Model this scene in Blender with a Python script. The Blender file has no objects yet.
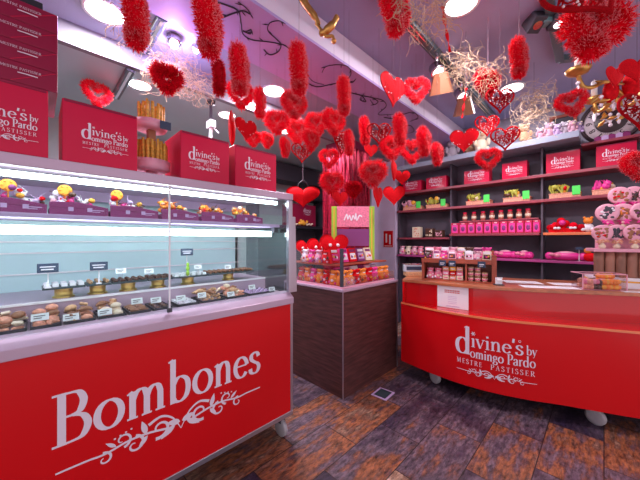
import bpy, math, random
from math import sin, cos, pi, radians as R
from mathutils import Vector, Matrix
random.seed(7)
rnd = random.uniform
S = bpy.context.scene
COL = S.collection
H = 1.4            # eye height
F = 284.0          # focal length in pixels of a 640 wide frame
Q = math.sqrt(.5)

# ---------------------------------------------------------------- sight lines on to real planes
def ray(px):
    a = (px - 320) / F
    return Q * (1 + a), Q * (1 - a)          # X and Y gained per metre of depth
def at_t(px, py, t):
    u, v = ray(px)
    return Vector((u * t, v * t, H + t * (240 - py) / F))
def on_y(px, py, Y): return at_t(px, py, Y / ray(px)[1])
def on_x(px, py, X): return at_t(px, py, X / ray(px)[0])
def on_z(px, py, Z): return at_t(px, py, (Z - H) * F / (240 - py))

# ---------------------------------------------------------------- materials
def mat(name, col, rough=.5, metal=0, emit=None, es=1, coat=0, sheen=0, spec=.5, var=0, vscale=8, bump=0, bscale=60, stretch=None, col2=None):
    m = bpy.data.materials.new(name); m.use_nodes = True
    nt = m.node_tree; b = nt.nodes['Principled BSDF']
    b.inputs['Base Color'].default_value = (*col, 1)
    b.inputs['Roughness'].default_value = rough
    b.inputs['Metallic'].default_value = metal
    b.inputs['Coat Weight'].default_value = coat
    b.inputs['Coat Roughness'].default_value = .08
    b.inputs['Sheen Weight'].default_value = sheen
    b.inputs['Specular IOR Level'].default_value = spec
    if emit:
        b.inputs['Emission Color'].default_value = (*emit, 1)
        b.inputs['Emission Strength'].default_value = es
    if var or bump:
        tc = nt.nodes.new('ShaderNodeTexCoord'); mp = nt.nodes.new('ShaderNodeMapping')
        if stretch: mp.inputs['Scale'].default_value = stretch
        nt.links.new(tc.outputs['Object'], mp.inputs['Vector'])
    if var:
        n = nt.nodes.new('ShaderNodeTexNoise'); n.inputs['Scale'].default_value = vscale; n.inputs['Detail'].default_value = 6
        nt.links.new(mp.outputs['Vector'], n.inputs['Vector'])
        r = nt.nodes.new('ShaderNodeValToRGB')
        lo = [max(0, c * (1 - var)) for c in col] if not col2 else col2
        r.color_ramp.elements[0].position = .32; r.color_ramp.elements[1].position = .68
        r.color_ramp.elements[0].color = (*lo, 1); r.color_ramp.elements[1].color = (*[min(1, c * (1 + var * .4)) for c in col], 1)
        nt.links.new(n.outputs['Fac'], r.inputs['Fac']); nt.links.new(r.outputs['Color'], b.inputs['Base Color'])
    if bump:
        n2 = nt.nodes.new('ShaderNodeTexNoise'); n2.inputs['Scale'].default_value = bscale; n2.inputs['Detail'].default_value = 4
        nt.links.new(mp.outputs['Vector'], n2.inputs['Vector'])
        bp = nt.nodes.new('ShaderNodeBump'); bp.inputs['Strength'].default_value = bump; bp.inputs['Distance'].default_value = .01
        nt.links.new(n2.outputs['Fac'], bp.inputs['Height']); nt.links.new(bp.outputs['Normal'], b.inputs['Normal'])
    return m
def glass(name, tint=(1, 1, 1), refl=.10):
    m = bpy.data.materials.new(name); m.use_nodes = True
    nt = m.node_tree; nt.nodes.clear()
    o = nt.nodes.new('ShaderNodeOutputMaterial'); t = nt.nodes.new('ShaderNodeBsdfTransparent'); g = nt.nodes.new('ShaderNodeBsdfGlossy')
    mx = nt.nodes.new('ShaderNodeMixShader'); lw = nt.nodes.new('ShaderNodeLayerWeight'); ma = nt.nodes.new('ShaderNodeMath')
    lw.inputs['Blend'].default_value = .25; ma.operation = 'MULTIPLY'; ma.inputs[1].default_value = refl * 4
    t.inputs['Color'].default_value = (*tint, 1); g.inputs['Roughness'].default_value = .03
    nt.links.new(lw.outputs['Fresnel'], ma.inputs[0]); nt.links.new(ma.outputs[0], mx.inputs['Fac'])
    nt.links.new(t.outputs[0], mx.inputs[1]); nt.links.new(g.outputs[0], mx.inputs[2]); nt.links.new(mx.outputs[0], o.inputs['Surface'])
    return m

M = {}
M['red_panel'] = mat('red_panel', (.66, .003, .007), .34, coat=.12, spec=.25)
M['red_gloss'] = mat('red_gloss', (.56, .002, .006), .14, coat=.35, spec=.4)
M['red_box'] = mat('red_box', (.60, .003, .050), .42, coat=.08, spec=.25)
M['wine_box'] = mat('wine_box', (.27, .004, .04), .4, coat=.1, spec=.3)
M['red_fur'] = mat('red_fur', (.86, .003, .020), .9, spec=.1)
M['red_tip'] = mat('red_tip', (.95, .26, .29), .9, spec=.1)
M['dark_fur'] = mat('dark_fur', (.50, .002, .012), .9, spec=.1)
M['red_felt'] = mat('red_felt', (.74, .003, .010), .75, spec=.15, var=.25, vscale=40)
M['red_glitter'] = mat('red_glitter', (.68, .004, .012), .75, spec=.1, bump=.8, bscale=300, var=.4, vscale=120)
M['speck'] = mat('pale_speck', (.95, .75, .75), .4)
M['straw'] = mat('straw', (.62, .44, .30), .8, spec=.1)
M['string'] = mat('string', (.10, .05, .07), .8)
M['vinyl'] = mat('vinyl', (.80, .70, .80), .5)
M['vinyl_shade'] = mat('vinyl_shade', (.30, .12, .25), .5)
M['steel'] = mat('brushed_steel', (.46, .40, .46), .34, metal=.85, bump=.04, bscale=200, stretch=(.05, 1, 1))
M['band'] = mat('satin_band', (.20, .19, .22), .45, metal=.3)
M['pink_steel'] = mat('painted_rail', (.52, .37, .48), .35, metal=.25)
M['white_enamel'] = mat('white_enamel', (.82, .80, .84), .3)
M['case_back'] = mat('case_back', (.56, .77, .80), .35, var=.08, vscale=3)
M['lamp'] = mat('lamp_white', (1, 1, 1), .5, emit=(1, .95, .97), es=6)
M['lamp_soft'] = mat('lamp_soft', (1, 1, 1), .5, emit=(1, .94, 1), es=3.5)
M['tube'] = mat('tube_white', (1, 1, 1), .5, emit=(.86, .98, 1), es=9.0)
M['black'] = mat('black', (.015, .013, .02), .45)
M['charcoal'] = mat('charcoal', (.05, .045, .06), .5)
M['track'] = mat('track_metal', (.09, .12, .13), .35, metal=.3)
M['teal'] = mat('teal_grey', (.18, .34, .36), .5)
M['chrome'] = mat('chrome', (.75, .72, .76), .15, metal=1)
M['copper'] = mat('copper_brown', (.34, .13, .06), .5)
M['gold'] = mat('gilt', (.72, .38, .10), .35, metal=.8, var=.3, vscale=20)
M['brass'] = mat('brass', (.80, .55, .16), .3, metal=.8)
M['wax'] = mat('wax', (.88, .82, .78), .5)
M['crystal'] = mat('crystal', (.85, .75, .82), .05, spec=1, coat=1)
M['plastic'] = mat('grey_plastic', (.42, .40, .43), .4)
M['rubber'] = mat('rubber', (.03, .03, .03), .7)
M['paper'] = mat('paper', (.86, .82, .86), .7)
M['card'] = mat('card_white', (.85, .9, .9), .6)
M['tag'] = mat('tag_navy', (.03, .05, .10), .5)
M['dark_wood'] = mat('dark_wood', (.105, .034, .032), .45, var=.55, vscale=5, stretch=(1, 1, 9), bump=.08, bscale=30)
M['shelf_wood'] = mat('shelf_wood', (.34, .05, .075), .4, var=.3, vscale=6, stretch=(8, 1, 8))
M['shelf_back'] = mat('shelf_back', (.095, .075, .105), .6, var=.3, vscale=4)
M['top_wood'] = mat('counter_wood', (.55, .17, .07), .3, var=.35, vscale=6, stretch=(6, .8, 6), coat=.3)
M['edge_wood'] = mat('edge_wood', (.85, .22, .08), .3, coat=.3)
M['rack_wood'] = mat('rack_wood', (.42, .08, .04), .4, var=.3, vscale=9)
M['slate'] = mat('slate', (.035, .055, .065), .4)
M['lime'] = mat('lime', (.34, .62, .05), .5)
M['neon'] = mat('neon_green', (.08, .80, .10), .5)
M['pink'] = mat('pink', (.85, .22, .34), .5, var=.25, vscale=60)
M['hotpink'] = mat('hot_pink', (.80, .04, .30), .4)
M['palepink'] = mat('pale_pink', (.78, .36, .46), .45)
M['orange'] = mat('orange', (.90, .26, .03), .45)
M['yellow'] = mat('yellow', (.85, .42, .04), .5)
M['cream'] = mat('cream', (.85, .70, .52), .55)
M['white'] = mat('white', (.85, .82, .86), .5)
M['pack_red'] = mat('pack_red', (.50, .008, .055), .4)
M['jar_brown'] = mat('jar_brown', (.42, .10, .07), .3)
M['amber'] = mat('amber', (.90, .33, .03), .4)
M['magenta'] = mat('magenta_edge', (.42, .05, .22), .4)
M['purple'] = mat('purple', (.22, .03, .17), .4)
M['plum'] = mat('plum', (.24, .02, .13), .4)
M['lilac'] = mat('lilac', (.55, .38, .62), .35)
M['choc'] = mat('chocolate', (.10, .04, .025), .35)
M['milk'] = mat('milk_chocolate', (.32, .14, .07), .4)
M['tan'] = mat('biscuit', (.72, .42, .22), .6, var=.3, vscale=70)
M['salmon'] = mat('salmon', (.85, .38, .25), .55, var=.3, vscale=70)
M['stick'] = mat('breadstick', (.80, .42, .06), .5, var=.4, vscale=60)
M['bark'] = mat('bark_tube', (.34, .15, .10), .6, var=.35, vscale=14, stretch=(1, 1, .2))
M['leaf'] = mat('olive_leaf', (.42, .40, .05), .5)
M['plush_tan'] = mat('plush_tan', (.62, .36, .20), .9, sheen=.4)
M['plush_grey'] = mat('plush_grey', (.45, .38, .44), .9, sheen=.4)
M['plush_pink'] = mat('plush_pink', (.72, .40, .50), .9, sheen=.4)
M['top_shelf'] = mat('top_shelf', (.36, .40, .50), .45)
M['glass'] = glass('clear_glass', (.93, .985, .98), .10)
M['acrylic'] = glass('acrylic', (.98, .95, .97), .12)
M['tinsel'] = mat('tinsel', (.46, .012, .05), .25, metal=.55, var=.6, vscale=30)
M['tinsel_dark'] = mat('tinsel_dark', (.28, .01, .06), .3, metal=.5)
M['clock_face'] = mat('clock_face', (.80, .66, .68), .5)
M['clock_rim'] = mat('clock_rim', (.045, .02, .025), .4)
M['screen'] = mat('pale_screen', (.55, .62, .70), .3)
M['vine'] = mat('vine_paint', (.025, .015, .03), .6)
M['ceil_up'] = mat('ceiling_lavender', (.36, .36, .58), .6, var=.16, vscale=1.2)
M['ceil_purple_lit'] = mat('soffit_purple_lit', (.48, .35, .68), .5, var=.12, vscale=1.5)  # purple wash of light on this soffit strip, put into its colour
M['ceil_grey'] = mat('soffit_grey', (.32, .34, .47), .5, var=.08, vscale=1.5)
M['ceil_low'] = mat('ceiling_low', (.43, .56, .57), .45, var=.06, vscale=1.5)
M['step_white'] = mat('step_white', (.78, .70, .84), .6)
M['wall_grey'] = mat('wall_grey', (.40, .37, .44), .7, var=.25, vscale=2.5)
M['wall_violet_lit'] = mat('wall_violet_lit', (.84, .70, .95), .6, var=.12, vscale=3)  # white pier; the violet light on it is mixed into the base colour
M['wall_back'] = mat('wall_back', (.42, .45, .45), .6, var=.12, vscale=2)

def floor_mat():
    m = bpy.data.materials.new('patchwork_floor'); m.use_nodes = True
    nt = m.node_tree; N = nt.nodes; L = nt.links; b = N['Principled BSDF']
    tc = N.new('ShaderNodeTexCoord')
    mp = N.new('ShaderNodeMapping'); mp.inputs['Rotation'].default_value = (0, 0, 0); L.new(tc.outputs['Object'], mp.inputs['Vector'])
    br = N.new('ShaderNodeTexBrick')
    br.inputs['Color1'].default_value = (0, 0, 0, 1); br.inputs['Color2'].default_value = (1, 1, 1, 1); br.inputs['Mortar'].default_value = (.5, .5, .5, 1)
    br.inputs['Scale'].default_value = 1; br.inputs['Brick Width'].default_value = .62; br.inputs['Row Height'].default_value = .30
    br.inputs['Mortar Size'].default_value = .003; br.offset = .5
    L.new(mp.outputs[0], br.inputs['Vector'])
    # streaky wear that runs along the boards
    mp2 = N.new('ShaderNodeMapping'); mp2.inputs['Scale'].default_value = (2.0, 7.5, 1); L.new(tc.outputs['Object'], mp2.inputs['Vector'])
    add = N.new('ShaderNodeVectorMath'); add.operation = 'MULTIPLY_ADD'; add.inputs[1].default_value = (13, 7, 5)
    L.new(br.outputs['Color'], add.inputs[0]); L.new(mp2.outputs[0], add.inputs[2])
    n1 = N.new('ShaderNodeTexNoise'); n1.inputs['Scale'].default_value = 1.3; n1.inputs['Detail'].default_value = 8; n1.inputs['Roughness'].default_value = .7
    L.new(add.outputs[0], n1.inputs['Vector'])
    n2 = N.new('ShaderNodeTexNoise'); n2.inputs['Scale'].default_value = 3.2; n2.inputs['Detail'].default_value = 3; L.new(tc.outputs['Object'], n2.inputs['Vector'])
    n3 = N.new('ShaderNodeTexNoise'); n3.inputs['Scale'].default_value = 70; n3.inputs['Detail'].default_value = 4; L.new(tc.outputs['Object'], n3.inputs['Vector'])
    def mth(op, a, bb):
        x = N.new('ShaderNodeMath'); x.operation = op
        for i, v in enumerate((a, bb)):
            if isinstance(v, (int, float)): x.inputs[i].default_value = v
            else: L.new(v, x.inputs[i])
        return x.outputs[0]
    sepc = N.new('ShaderNodeSeparateColor'); L.new(br.outputs['Color'], sepc.inputs[0])
    f = mth('ADD', mth('MULTIPLY', sepc.outputs[0], .52), mth('MULTIPLY', n1.outputs['Fac'], .95))
    f = mth('ADD', f, mth('MULTIPLY', n2.outputs['Fac'], .45)); f = mth('SUBTRACT', f, .46)
    cr = N.new('ShaderNodeValToRGB'); e = cr.color_ramp.elements
    e[0].position = .20; e[0].color = (.030, .018, .038, 1); e[1].position = .86; e[1].color = (.46, .30, .27, 1)
    for p, c in ((.36, (.070, .042, .062)), (.46, (.135, .088, .112)), (.52, (.13, .060, .060)), (.60, (.29, .092, .036)), (.67, (.15, .066, .048)), (.76, (.34, .19, .12))):
        x = e.new(p); x.color = (*c, 1)
    L.new(f, cr.inputs['Fac'])
    mp3 = N.new('ShaderNodeMapping'); mp3.inputs['Scale'].default_value = (14, 38, 1); L.new(tc.outputs['Object'], mp3.inputs['Vector'])
    n4 = N.new('ShaderNodeTexNoise'); n4.inputs['Scale'].default_value = 1.0; n4.inputs['Detail'].default_value = 9; n4.inputs['Roughness'].default_value = .75; L.new(mp3.outputs[0], n4.inputs['Vector'])
    gr = N.new('ShaderNodeMapRange'); gr.inputs['From Min'].default_value = .34; gr.inputs['From Max'].default_value = .66; gr.inputs['To Min'].default_value = .15; gr.inputs['To Max'].default_value = 1.9; L.new(n4.outputs['Fac'], gr.inputs['Value'])
    gm = N.new('ShaderNodeVectorMath'); gm.operation = 'SCALE'; L.new(cr.outputs['Color'], gm.inputs[0]); L.new(gr.outputs[0], gm.inputs['Scale'])
    mo = N.new('ShaderNodeMix'); mo.data_type = 'RGBA'; L.new(br.outputs['Fac'], mo.inputs['Factor'])
    L.new(gm.outputs[0], mo.inputs[6]); mo.inputs[7].default_value = (.03, .015, .015, 1)
    L.new(mo.outputs[2], b.inputs['Base Color'])
    b.inputs['Roughness'].default_value = .38
    rr = mth('ADD', .22, mth('MULTIPLY', n3.outputs['Fac'], .35)); L.new(rr, b.inputs['Roughness'])
    bp = N.new('ShaderNodeBump'); bp.inputs['Strength'].default_value = .15; bp.inputs['Distance'].default_value = .004
    L.new(n1.outputs['Fac'], bp.inputs['Height']); L.new(bp.outputs[0], b.inputs['Normal'])
    return m
M['floor'] = floor_mat()

# ---------------------------------------------------------------- mesh builder
def catmull(p, k=6, closed=False):
    p = [Vector(q) for q in p]; n = len(p); out = []
    if n < 3: return p
    for i in range(n if closed else n - 1):
        g = (lambda j: p[j % n]) if closed else (lambda j: p[max(0, min(n - 1, j))])
        a, b, c, d = g(i - 1), g(i), g(i + 1), g(i + 2)
        for s in range(k):
            t = s / k
            out.append(.5 * ((2 * b) + (c - a) * t + (2 * a - 5 * b + 4 * c - d) * t * t + (3 * b - a - 3 * c + d) * t ** 3))
    if not closed: out.append(p[-1])
    return out

class MB:
    def __init__(s): s.v = []; s.f = []; s.m = []; s.s = []; s.x = None; s.layer = 0; s.nf = None
    def put(s, vs, fs, mi=0, smooth=False):
        o = len(s.v)
        s.v += [tuple(s.x @ Vector(v)) for v in vs] if s.x else [tuple(v) for v in vs]
        s.f += [tuple(i + o for i in f) for f in fs]; s.m += [mi] * len(fs); s.s += [smooth] * len(fs)
        return s
    def box(s, x0, x1, y0, y1, z0, z1, mi=0):
        v = [(x, y, z) for z in (z0, z1) for x, y in ((x0, y0), (x1, y0), (x1, y1), (x0, y1))]
        return s.put(v, [(3, 2, 1, 0), (4, 5, 6, 7), (0, 1, 5, 4), (1, 2, 6, 5), (2, 3, 7, 6), (3, 0, 4, 7)], mi)
    def prism(s, pts, z0, z1, mi=0, ax='z', smooth=False):
        f = {'z': lambda p, h: (p[0], p[1], h), 'y': lambda p, h: (p[0], h, p[1]), 'x': lambda p, h: (h, p[0], p[1])}[ax]
        n = len(pts); v = [f(p, z0) for p in pts] + [f(p, z1) for p in pts]
        return s.put(v, [tuple(range(n))[::-1], tuple(range(n, 2 * n))] + [(i, (i + 1) % n, n + (i + 1) % n, n + i) for i in range(n)], mi, smooth)
    def tube(s, pts, r, n=6, closed=False, mi=0):
        pts = [Vector(p) for p in pts]; k = len(pts); rs = r if isinstance(r, (list, tuple)) else [r] * k
        vs = []; ref = None
        for i, p in enumerate(pts):
            a = pts[i - 1] if (i or closed) else p; b = pts[(i + 1) % k] if (i < k - 1 or closed) else p
            d = (b - a); d = d.normalized() if d.length > 1e-9 else Vector((0, 0, 1))
            if ref is None: ref = Vector((0, 0, 1)) if abs(d.z) < .9 else Vector((1, 0, 0))
            u = d.cross(ref); u = u.normalized() if u.length > 1e-6 else d.orthogonal().normalized()
            w = u.cross(d).normalized(); ref = w
            vs += [p + (u * cos(2 * pi * j / n) + w * sin(2 * pi * j / n)) * rs[i] for j in range(n)]
        fs = [(i * n + j, i * n + (j + 1) % n, ((i + 1) % k) * n + (j + 1) % n, ((i + 1) % k) * n + j) for i in range(k if closed else k - 1) for j in range(n)]
        if not closed: fs += [tuple(range(n)), tuple(range((k - 1) * n, k * n))[::-1]]
        return s.put(vs, fs, mi, True)
    def lathe(s, prof, n=20, c=(0, 0, 0), mi=0, smooth=True):
        vs = [(c[0] + r * cos(2 * pi * j / n), c[1] + r * sin(2 * pi * j / n), c[2] + z) for r, z in prof for j in range(n)]
        k = len(prof)
        fs = [(i * n + j, i * n + (j + 1) % n, (i + 1) * n + (j + 1) % n, (i + 1) * n + j) for i in range(k - 1) for j in range(n)]
        fs += [tuple(range(n))[::-1], tuple(range((k - 1) * n, k * n))]
        return s.put(vs, fs, mi, smooth)
    def cyl(s, c, r, h, n=20, mi=0): return s.lathe([(r, 0), (r, h)], n, c, mi, False)
    def ball(s, c, r, n=10, k=7, mi=0):
        r = r if isinstance(r, tuple) else (r, r, r); vs = []
        for i in range(1, k):
            a = pi * i / k
            vs += [(c[0] + r[0] * sin(a) * cos(2 * pi * j / n), c[1] + r[1] * sin(a) * sin(2 * pi * j / n), c[2] + r[2] * cos(a)) for j in range(n)]
        t = len(vs); vs += [(c[0], c[1], c[2] + r[2]), (c[0], c[1], c[2] - r[2])]
        fs = [(i * n + j, (i + 1) * n + j, (i + 1) * n + (j + 1) % n, i * n + (j + 1) % n) for i in range(k - 2) for j in range(n)]
        fs += [(t, j, (j + 1) % n) for j in range(n)] + [(t + 1, (k - 2) * n + (j + 1) % n, (k - 2) * n + j) for j in range(n)]
        return s.put(vs, fs, mi, True)
    def ribbon(s, pts, ws, fn, closed=False, mi=0):
        pts = [Vector((p[0], p[1])) for p in pts]; k = len(pts); vs = []
        ws = ws if isinstance(ws, list) else [ws] * k
        g = s.nf or fn; e = 1e-3; q = pts[k // 2]; o = Vector(g(q.x, q.y)); up = (Vector(g(q.x + e, q.y)) - o).cross(Vector(g(q.x, q.y + e)) - o)
        s.layer += 1; up = up.normalized() * s.layer * 3e-5 if up.length > 0 else Vector()
        for i, p in enumerate(pts):
            a = pts[i - 1] if (i or closed) else p; b = pts[(i + 1) % k] if (i < k - 1 or closed) else p
            d = b - a; d = d.normalized() if d.length > 1e-9 else Vector((1, 0)); nrm = Vector((-d.y, d.x)) * ws[i] / 2
            vs += [Vector(fn(*(p + nrm))) + up, Vector(fn(*(p - nrm))) + up]
        fs = [(2 * i + 1, 2 * ((i + 1) % k) + 1, 2 * ((i + 1) % k), 2 * i) for i in range(k if closed else k - 1)]
        return s.put(vs, fs, mi)
    def blob(s, pts, fn, mi=0):
        return s.put([fn(*p) for p in pts], [tuple(range(len(pts)))], mi)
    def mesh(s, name, mats):
        me = bpy.data.meshes.new(name); me.from_pydata(s.v, [], s.f)
        for m in (mats if isinstance(mats, (list, tuple)) else [mats]): me.materials.append(M[m] if isinstance(m, str) else m)
        me.polygons.foreach_set('material_index', s.m); me.polygons.foreach_set('use_smooth', s.s); me.update()
        return me

def setp(o, label=None, cat=None, group=None, kind=None):
    if label: o['label'] = label
    if cat: o['category'] = cat
    if group: o['group'] = group
    if kind: o['kind'] = kind
    return o
def part(name, mb, mats=None, parent=None, bevel=0, loc=None, rot=None):
    me = mb.mesh(name, mats) if isinstance(mb, MB) else mb
    o = bpy.data.objects.new(name, me); COL.objects.link(o)
    if parent: o.parent = parent
    if loc: o.location = loc
    if rot: o.rotation_euler = rot
    if bevel:
        b = o.modifiers.new('bevel', 'BEVEL'); b.width = bevel; b.segments = 2; b.limit_method = 'ANGLE'; b.angle_limit = R(50)
    return o
def thing(name, label, cat, loc=(0, 0, 0), rz=0, group=None):
    o = bpy.data.objects.new(name, None); o.empty_display_size = .05; COL.objects.link(o)
    o.location = loc; o.rotation_euler = (0, 0, rz)
    return setp(o, label, cat, group)
def solo(name, mb, mats, label, cat, group=None, loc=(0, 0, 0), rot=(0, 0, 0), bevel=0, kind=None):
    o = part(name, mb, mats, None, bevel, loc, rot); return setp(o, label, cat, group, kind)
def struct(name, mb, m): return setp(part(name, mb, m), kind='structure')
def dup(root, loc=None, rot=None, scale=None, label=None, group=None):
    r = root.copy(); COL.objects.link(r)
    if loc is not None: r.location = loc
    if rot is not None: r.rotation_euler = rot
    if scale is not None: r.scale = (scale,) * 3
    if label: r['label'] = label
    if group: r['group'] = group
    for ch in root.children:
        c = ch.copy(); COL.objects.link(c); c.parent = r
        for g in ch.children:
            d = g.copy(); COL.objects.link(d); d.parent = c
    return r

# ---------------------------------------------------------------- lettering: a small pen-stroke roman
def E(cx, cy, rx, ry, a0, a1, n=18):
    return [(cx + rx * cos(R(a0 + (a1 - a0) * i / n)), cy + ry * sin(R(a0 + (a1 - a0) * i / n))) for i in range(n + 1)]
def C(*p): return [tuple(q) for q in catmull([Vector((a, b)) for a, b in p], 6)]
def sf(x, y, w=.24): return ('t', [(x - w / 2, y), (x + w / 2, y)])
XH = .62
def arch(x0, x1): return C((x0, .40), (x0 + .07, .54), (x0 + .18, .61), (x1 - .05, .57), (x1, .44)) + [(x1, 0)]
G = {
 'B': (.74, [('n', [(.18, 0), (.18, 1)]), ('n', [(.18, .975)] + C((.3, .975), (.48, .95), (.57, .78), (.5, .58), (.34, .53)) + [(.18, .53)]),
        ('n', [(.18, .53)] + C((.36, .53), (.56, .47), (.65, .28), (.55, .07), (.34, .025)) + [(.18, .025)]), sf(.14, .02, .25), sf(.14, .98, .25)]),
 'D': (.82, [('n', [(.18, 0), (.18, 1)]), ('n', [(.18, .975)] + C((.34, .97), (.6, .86), (.71, .5), (.6, .14), (.34, .03)) + [(.18, .025)]), sf(.14, .02), sf(.14, .98)]),
 'P': (.66, [('n', [(.18, 0), (.18, 1)]), ('n', [(.18, .975)] + C((.32, .975), (.52, .93), (.59, .74), (.5, .52), (.34, .46)) + [(.18, .46)]), sf(.18, .02, .32), sf(.14, .98)]),
 'R': (.74, [('n', [(.18, 0), (.18, 1)]), ('n', [(.18, .975)] + C((.32, .975), (.5, .93), (.56, .76), (.48, .56), (.34, .5)) + [(.18, .5)]), ('n', [(.34, .5), (.68, 0)]), sf(.18, .02, .32), sf(.14, .98), sf(.68, .02, .16)]),
 'M': (1.0, [('t', [(.16, 0), (.2, 1)]), ('n', [(.2, 1), (.48, .05)]), ('t', [(.48, .05), (.78, 1)]), ('n', [(.78, 1), (.84, 0)]), sf(.16, .02), sf(.84, .02), sf(.15, .98, .2), sf(.84, .98, .2)]),
 'E': (.64, [('n', [(.18, 0), (.18, 1)]), ('t', [(.08, .98), (.55, .98), (.56, .8)]), ('t', [(.18, .52), (.45, .52)]), ('t', [(.45, .42), (.45, .62)]), ('t', [(.08, .02), (.56, .02), (.59, .22)])]),
 'S': (.58, [('n', C((.47, .8), (.4, .95), (.27, 1), (.12, .9), (.11, .72), (.26, .57), (.42, .44), (.49, .25), (.4, .06), (.25, 0), (.11, .07), (.07, .22)))]),
 'T': (.68, [('n', [(.34, 0), (.34, 1)]), ('t', [(.05, .78), (.05, .97), (.63, .97), (.63, .78)]), sf(.34, .02, .28)]),
 'A': (.76, [('t', [(.12, 0), (.37, 1)]), ('n', [(.37, 1), (.64, 0)]), ('t', [(.22, .36), (.54, .36)]), sf(.12, .02, .22), sf(.64, .02, .22)]),
 'I': (.36, [('n', [(.18, 0), (.18, 1)]), sf(.18, .02), sf(.18, .98)]),
 'o': (.66, [('c', E(.33, .30, .25, .29, 0, 360, 24)[:-1])]),
 'm': (1.0, [('n', [(.16, 0), (.16, .6)]), ('n', arch(.16, .49)), ('n', arch(.49, .82)), sf(.16, .02), sf(.49, .02), sf(.82, .02), ('t', [(.04, .55), (.16, .61)])]),
 'n': (.68, [('n', [(.16, 0), (.16, .6)]), ('n', arch(.16, .50)), sf(.16, .02), sf(.50, .02), ('t', [(.04, .55), (.16, .61)])]),
 'b': (.68, [('n', [(.15, 0), (.15, 1.05)]), ('n', C((.15, .43), (.24, .56), (.38, .6), (.53, .5), (.57, .3), (.51, .1), (.36, .01), (.22, .04), (.15, .13))), ('t', [(.03, 1), (.15, 1.06)])]),
 'd': (.70, [('n', [(.52, 0), (.52, 1.05)]), ('n', C((.52, .45), (.44, .56), (.3, .6), (.15, .5), (.1, .3), (.16, .09), (.3, .01), (.44, .05), (.52, .16))), ('t', [(.40, 1), (.52, 1.06)]), ('t', [(.52, .02), (.64, .03)])]),
 'e': (.58, [('n', E(.30, .30, .22, .285, 8, 325)), ('t', [(.1, .34), (.51, .34)])]),
 's': (.50, [('n', C((.40, .47), (.35, .57), (.24, .605), (.12, .54), (.12, .42), (.24, .33), (.37, .25), (.41, .14), (.34, .03), (.22, 0), (.10, .05), (.07, .16)))]),
 'i': (.32, [('n', [(.16, 0), (.16, .6)]), sf(.16, .02), ('t', [(.04, .55), (.16, .61)]), ('n', [(.16, .78), (.16, .90)])]),
 'j': (.32, [('n', [(.16, 0), (.16, .6)]), sf(.16, .02), ('t', [(.04, .55), (.16, .61)])] + [('t', [(.16 + .15 * cos(R(a)), .93 + .15 * sin(R(a))), (.16 - .15 * cos(R(a)), .93 - .15 * sin(R(a)))]) for a in (0, 60, 120)]),
 'v': (.56, [('n', [(.08, .6), (.28, 0)]), ('t', [(.28, 0), (.48, .6)]), sf(.08, .6, .2), sf(.48, .6, .2)]),
 'y': (.56, [('n', [(.08, .6), (.28, 0)]), ('t', [(.48, .6), (.28, 0), (.2, -.22), (.08, -.26)]), sf(.08, .6, .2), sf(.48, .6, .2)]),
 "'": (.18, [('n', [(.11, 1.0), (.07, .74)])]),
 'g': (.58, [('c', E(.27, .40, .17, .19, 0, 360)[:-1]), ('n', C((.2, .24), (.12, .14), (.2, .06), (.4, .03), (.5, -.08), (.42, -.22), (.24, -.26), (.09, -.18), (.1, -.06), (.22, .04))), ('t', [(.42, .52), (.53, .57)])]),
 'a': (.58, [('n', C((.1, .45), (.17, .57), (.3, .605), (.41, .53), (.43, .4)) + [(.43, .08), (.52, .02)]), ('n', C((.43, .37), (.24, .31), (.1, .2), (.11, .06), (.22, 0), (.34, .04), (.43, .14)))]),
 'r': (.46, [('n', [(.16, 0), (.16, .6)]), ('n', C((.16, .4), (.24, .54), (.34, .6), (.42, .56))), sf(.16, .02), ('t', [(.04, .55), (.16, .61)])]),
 ' ': (.34, []),
 '1': (.4, [('n', [(.2, 0), (.2, 1), (.08, .86)]), sf(.2, .02)]), '0': (.6, [('c', E(.3, .5, .22, .48, 0, 360, 24)[:-1])]),
 '2': (.6, [('n', C((.1, .75), (.2, .95), (.38, .98), (.5, .8), (.42, .5), (.1, .04)) + [(.54, .04)])]),
 '3': (.6, [('n', C((.1, .85), (.28, .98), (.46, .8), (.24, .54))), ('n', C((.24, .54), (.5, .44), (.48, .12), (.26, 0), (.08, .14)))]),
 '4': (.6, [('n', [(.42, 0), (.42, 1), (.06, .3), (.56, .3)])]), '5': (.6, [('n', [(.5, .97), (.16, .97), (.13, .55)] + C((.13, .55), (.36, .6), (.52, .34), (.36, .03), (.08, .1)))]),
 '6': (.6, [('n', C((.46, .95), (.2, .75), (.1, .35), (.2, .04), (.4, .04), (.5, .3), (.36, .55), (.14, .42)))]), '7': (.6, [('n', [(.08, .96), (.52, .96), (.24, 0)])]),
 '8': (.6, [('c', E(.3, .74, .18, .23, 0, 360)[:-1]), ('c', E(.3, .26, .22, .25, 0, 360)[:-1])]), '9': (.6, [('n', C((.14, .05), (.4, .25), (.5, .65), (.4, .96), (.2, .96), (.1, .7), (.24, .45), (.46, .58)))]),
}
def text_w(s, gap=0): return sum(G[c][0] + gap for c in s)
def write(mb, s, fn, x, y, size, width=None, thick=.125, thin=.045, gap=0):
    k = (width / (text_w(s, gap) * size)) if width else 1
    for c in s:
        adv, strokes = G[c]
        for kind, p in strokes:
            P = [(x + q[0] * size * k, y + q[1] * size) for q in p]; n = len(P)
            if kind == 't': w = [thin * size] * n
            else:
                w = []
                for i in range(n):
                    a = P[i - 1] if (i or kind == 'c') else P[i]; b = P[(i + 1) % n] if (i < n - 1 or kind == 'c') else P[i]
                    d = Vector((b[0] - a[0], b[1] - a[1])); l = d.length or 1
                    w.append(size * (thin + (thick - thin) * abs(d.y / l) ** 1.3))
            mb.ribbon(P, w, fn, kind == 'c')
        x += (adv + gap) * size * k
    return x
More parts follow.
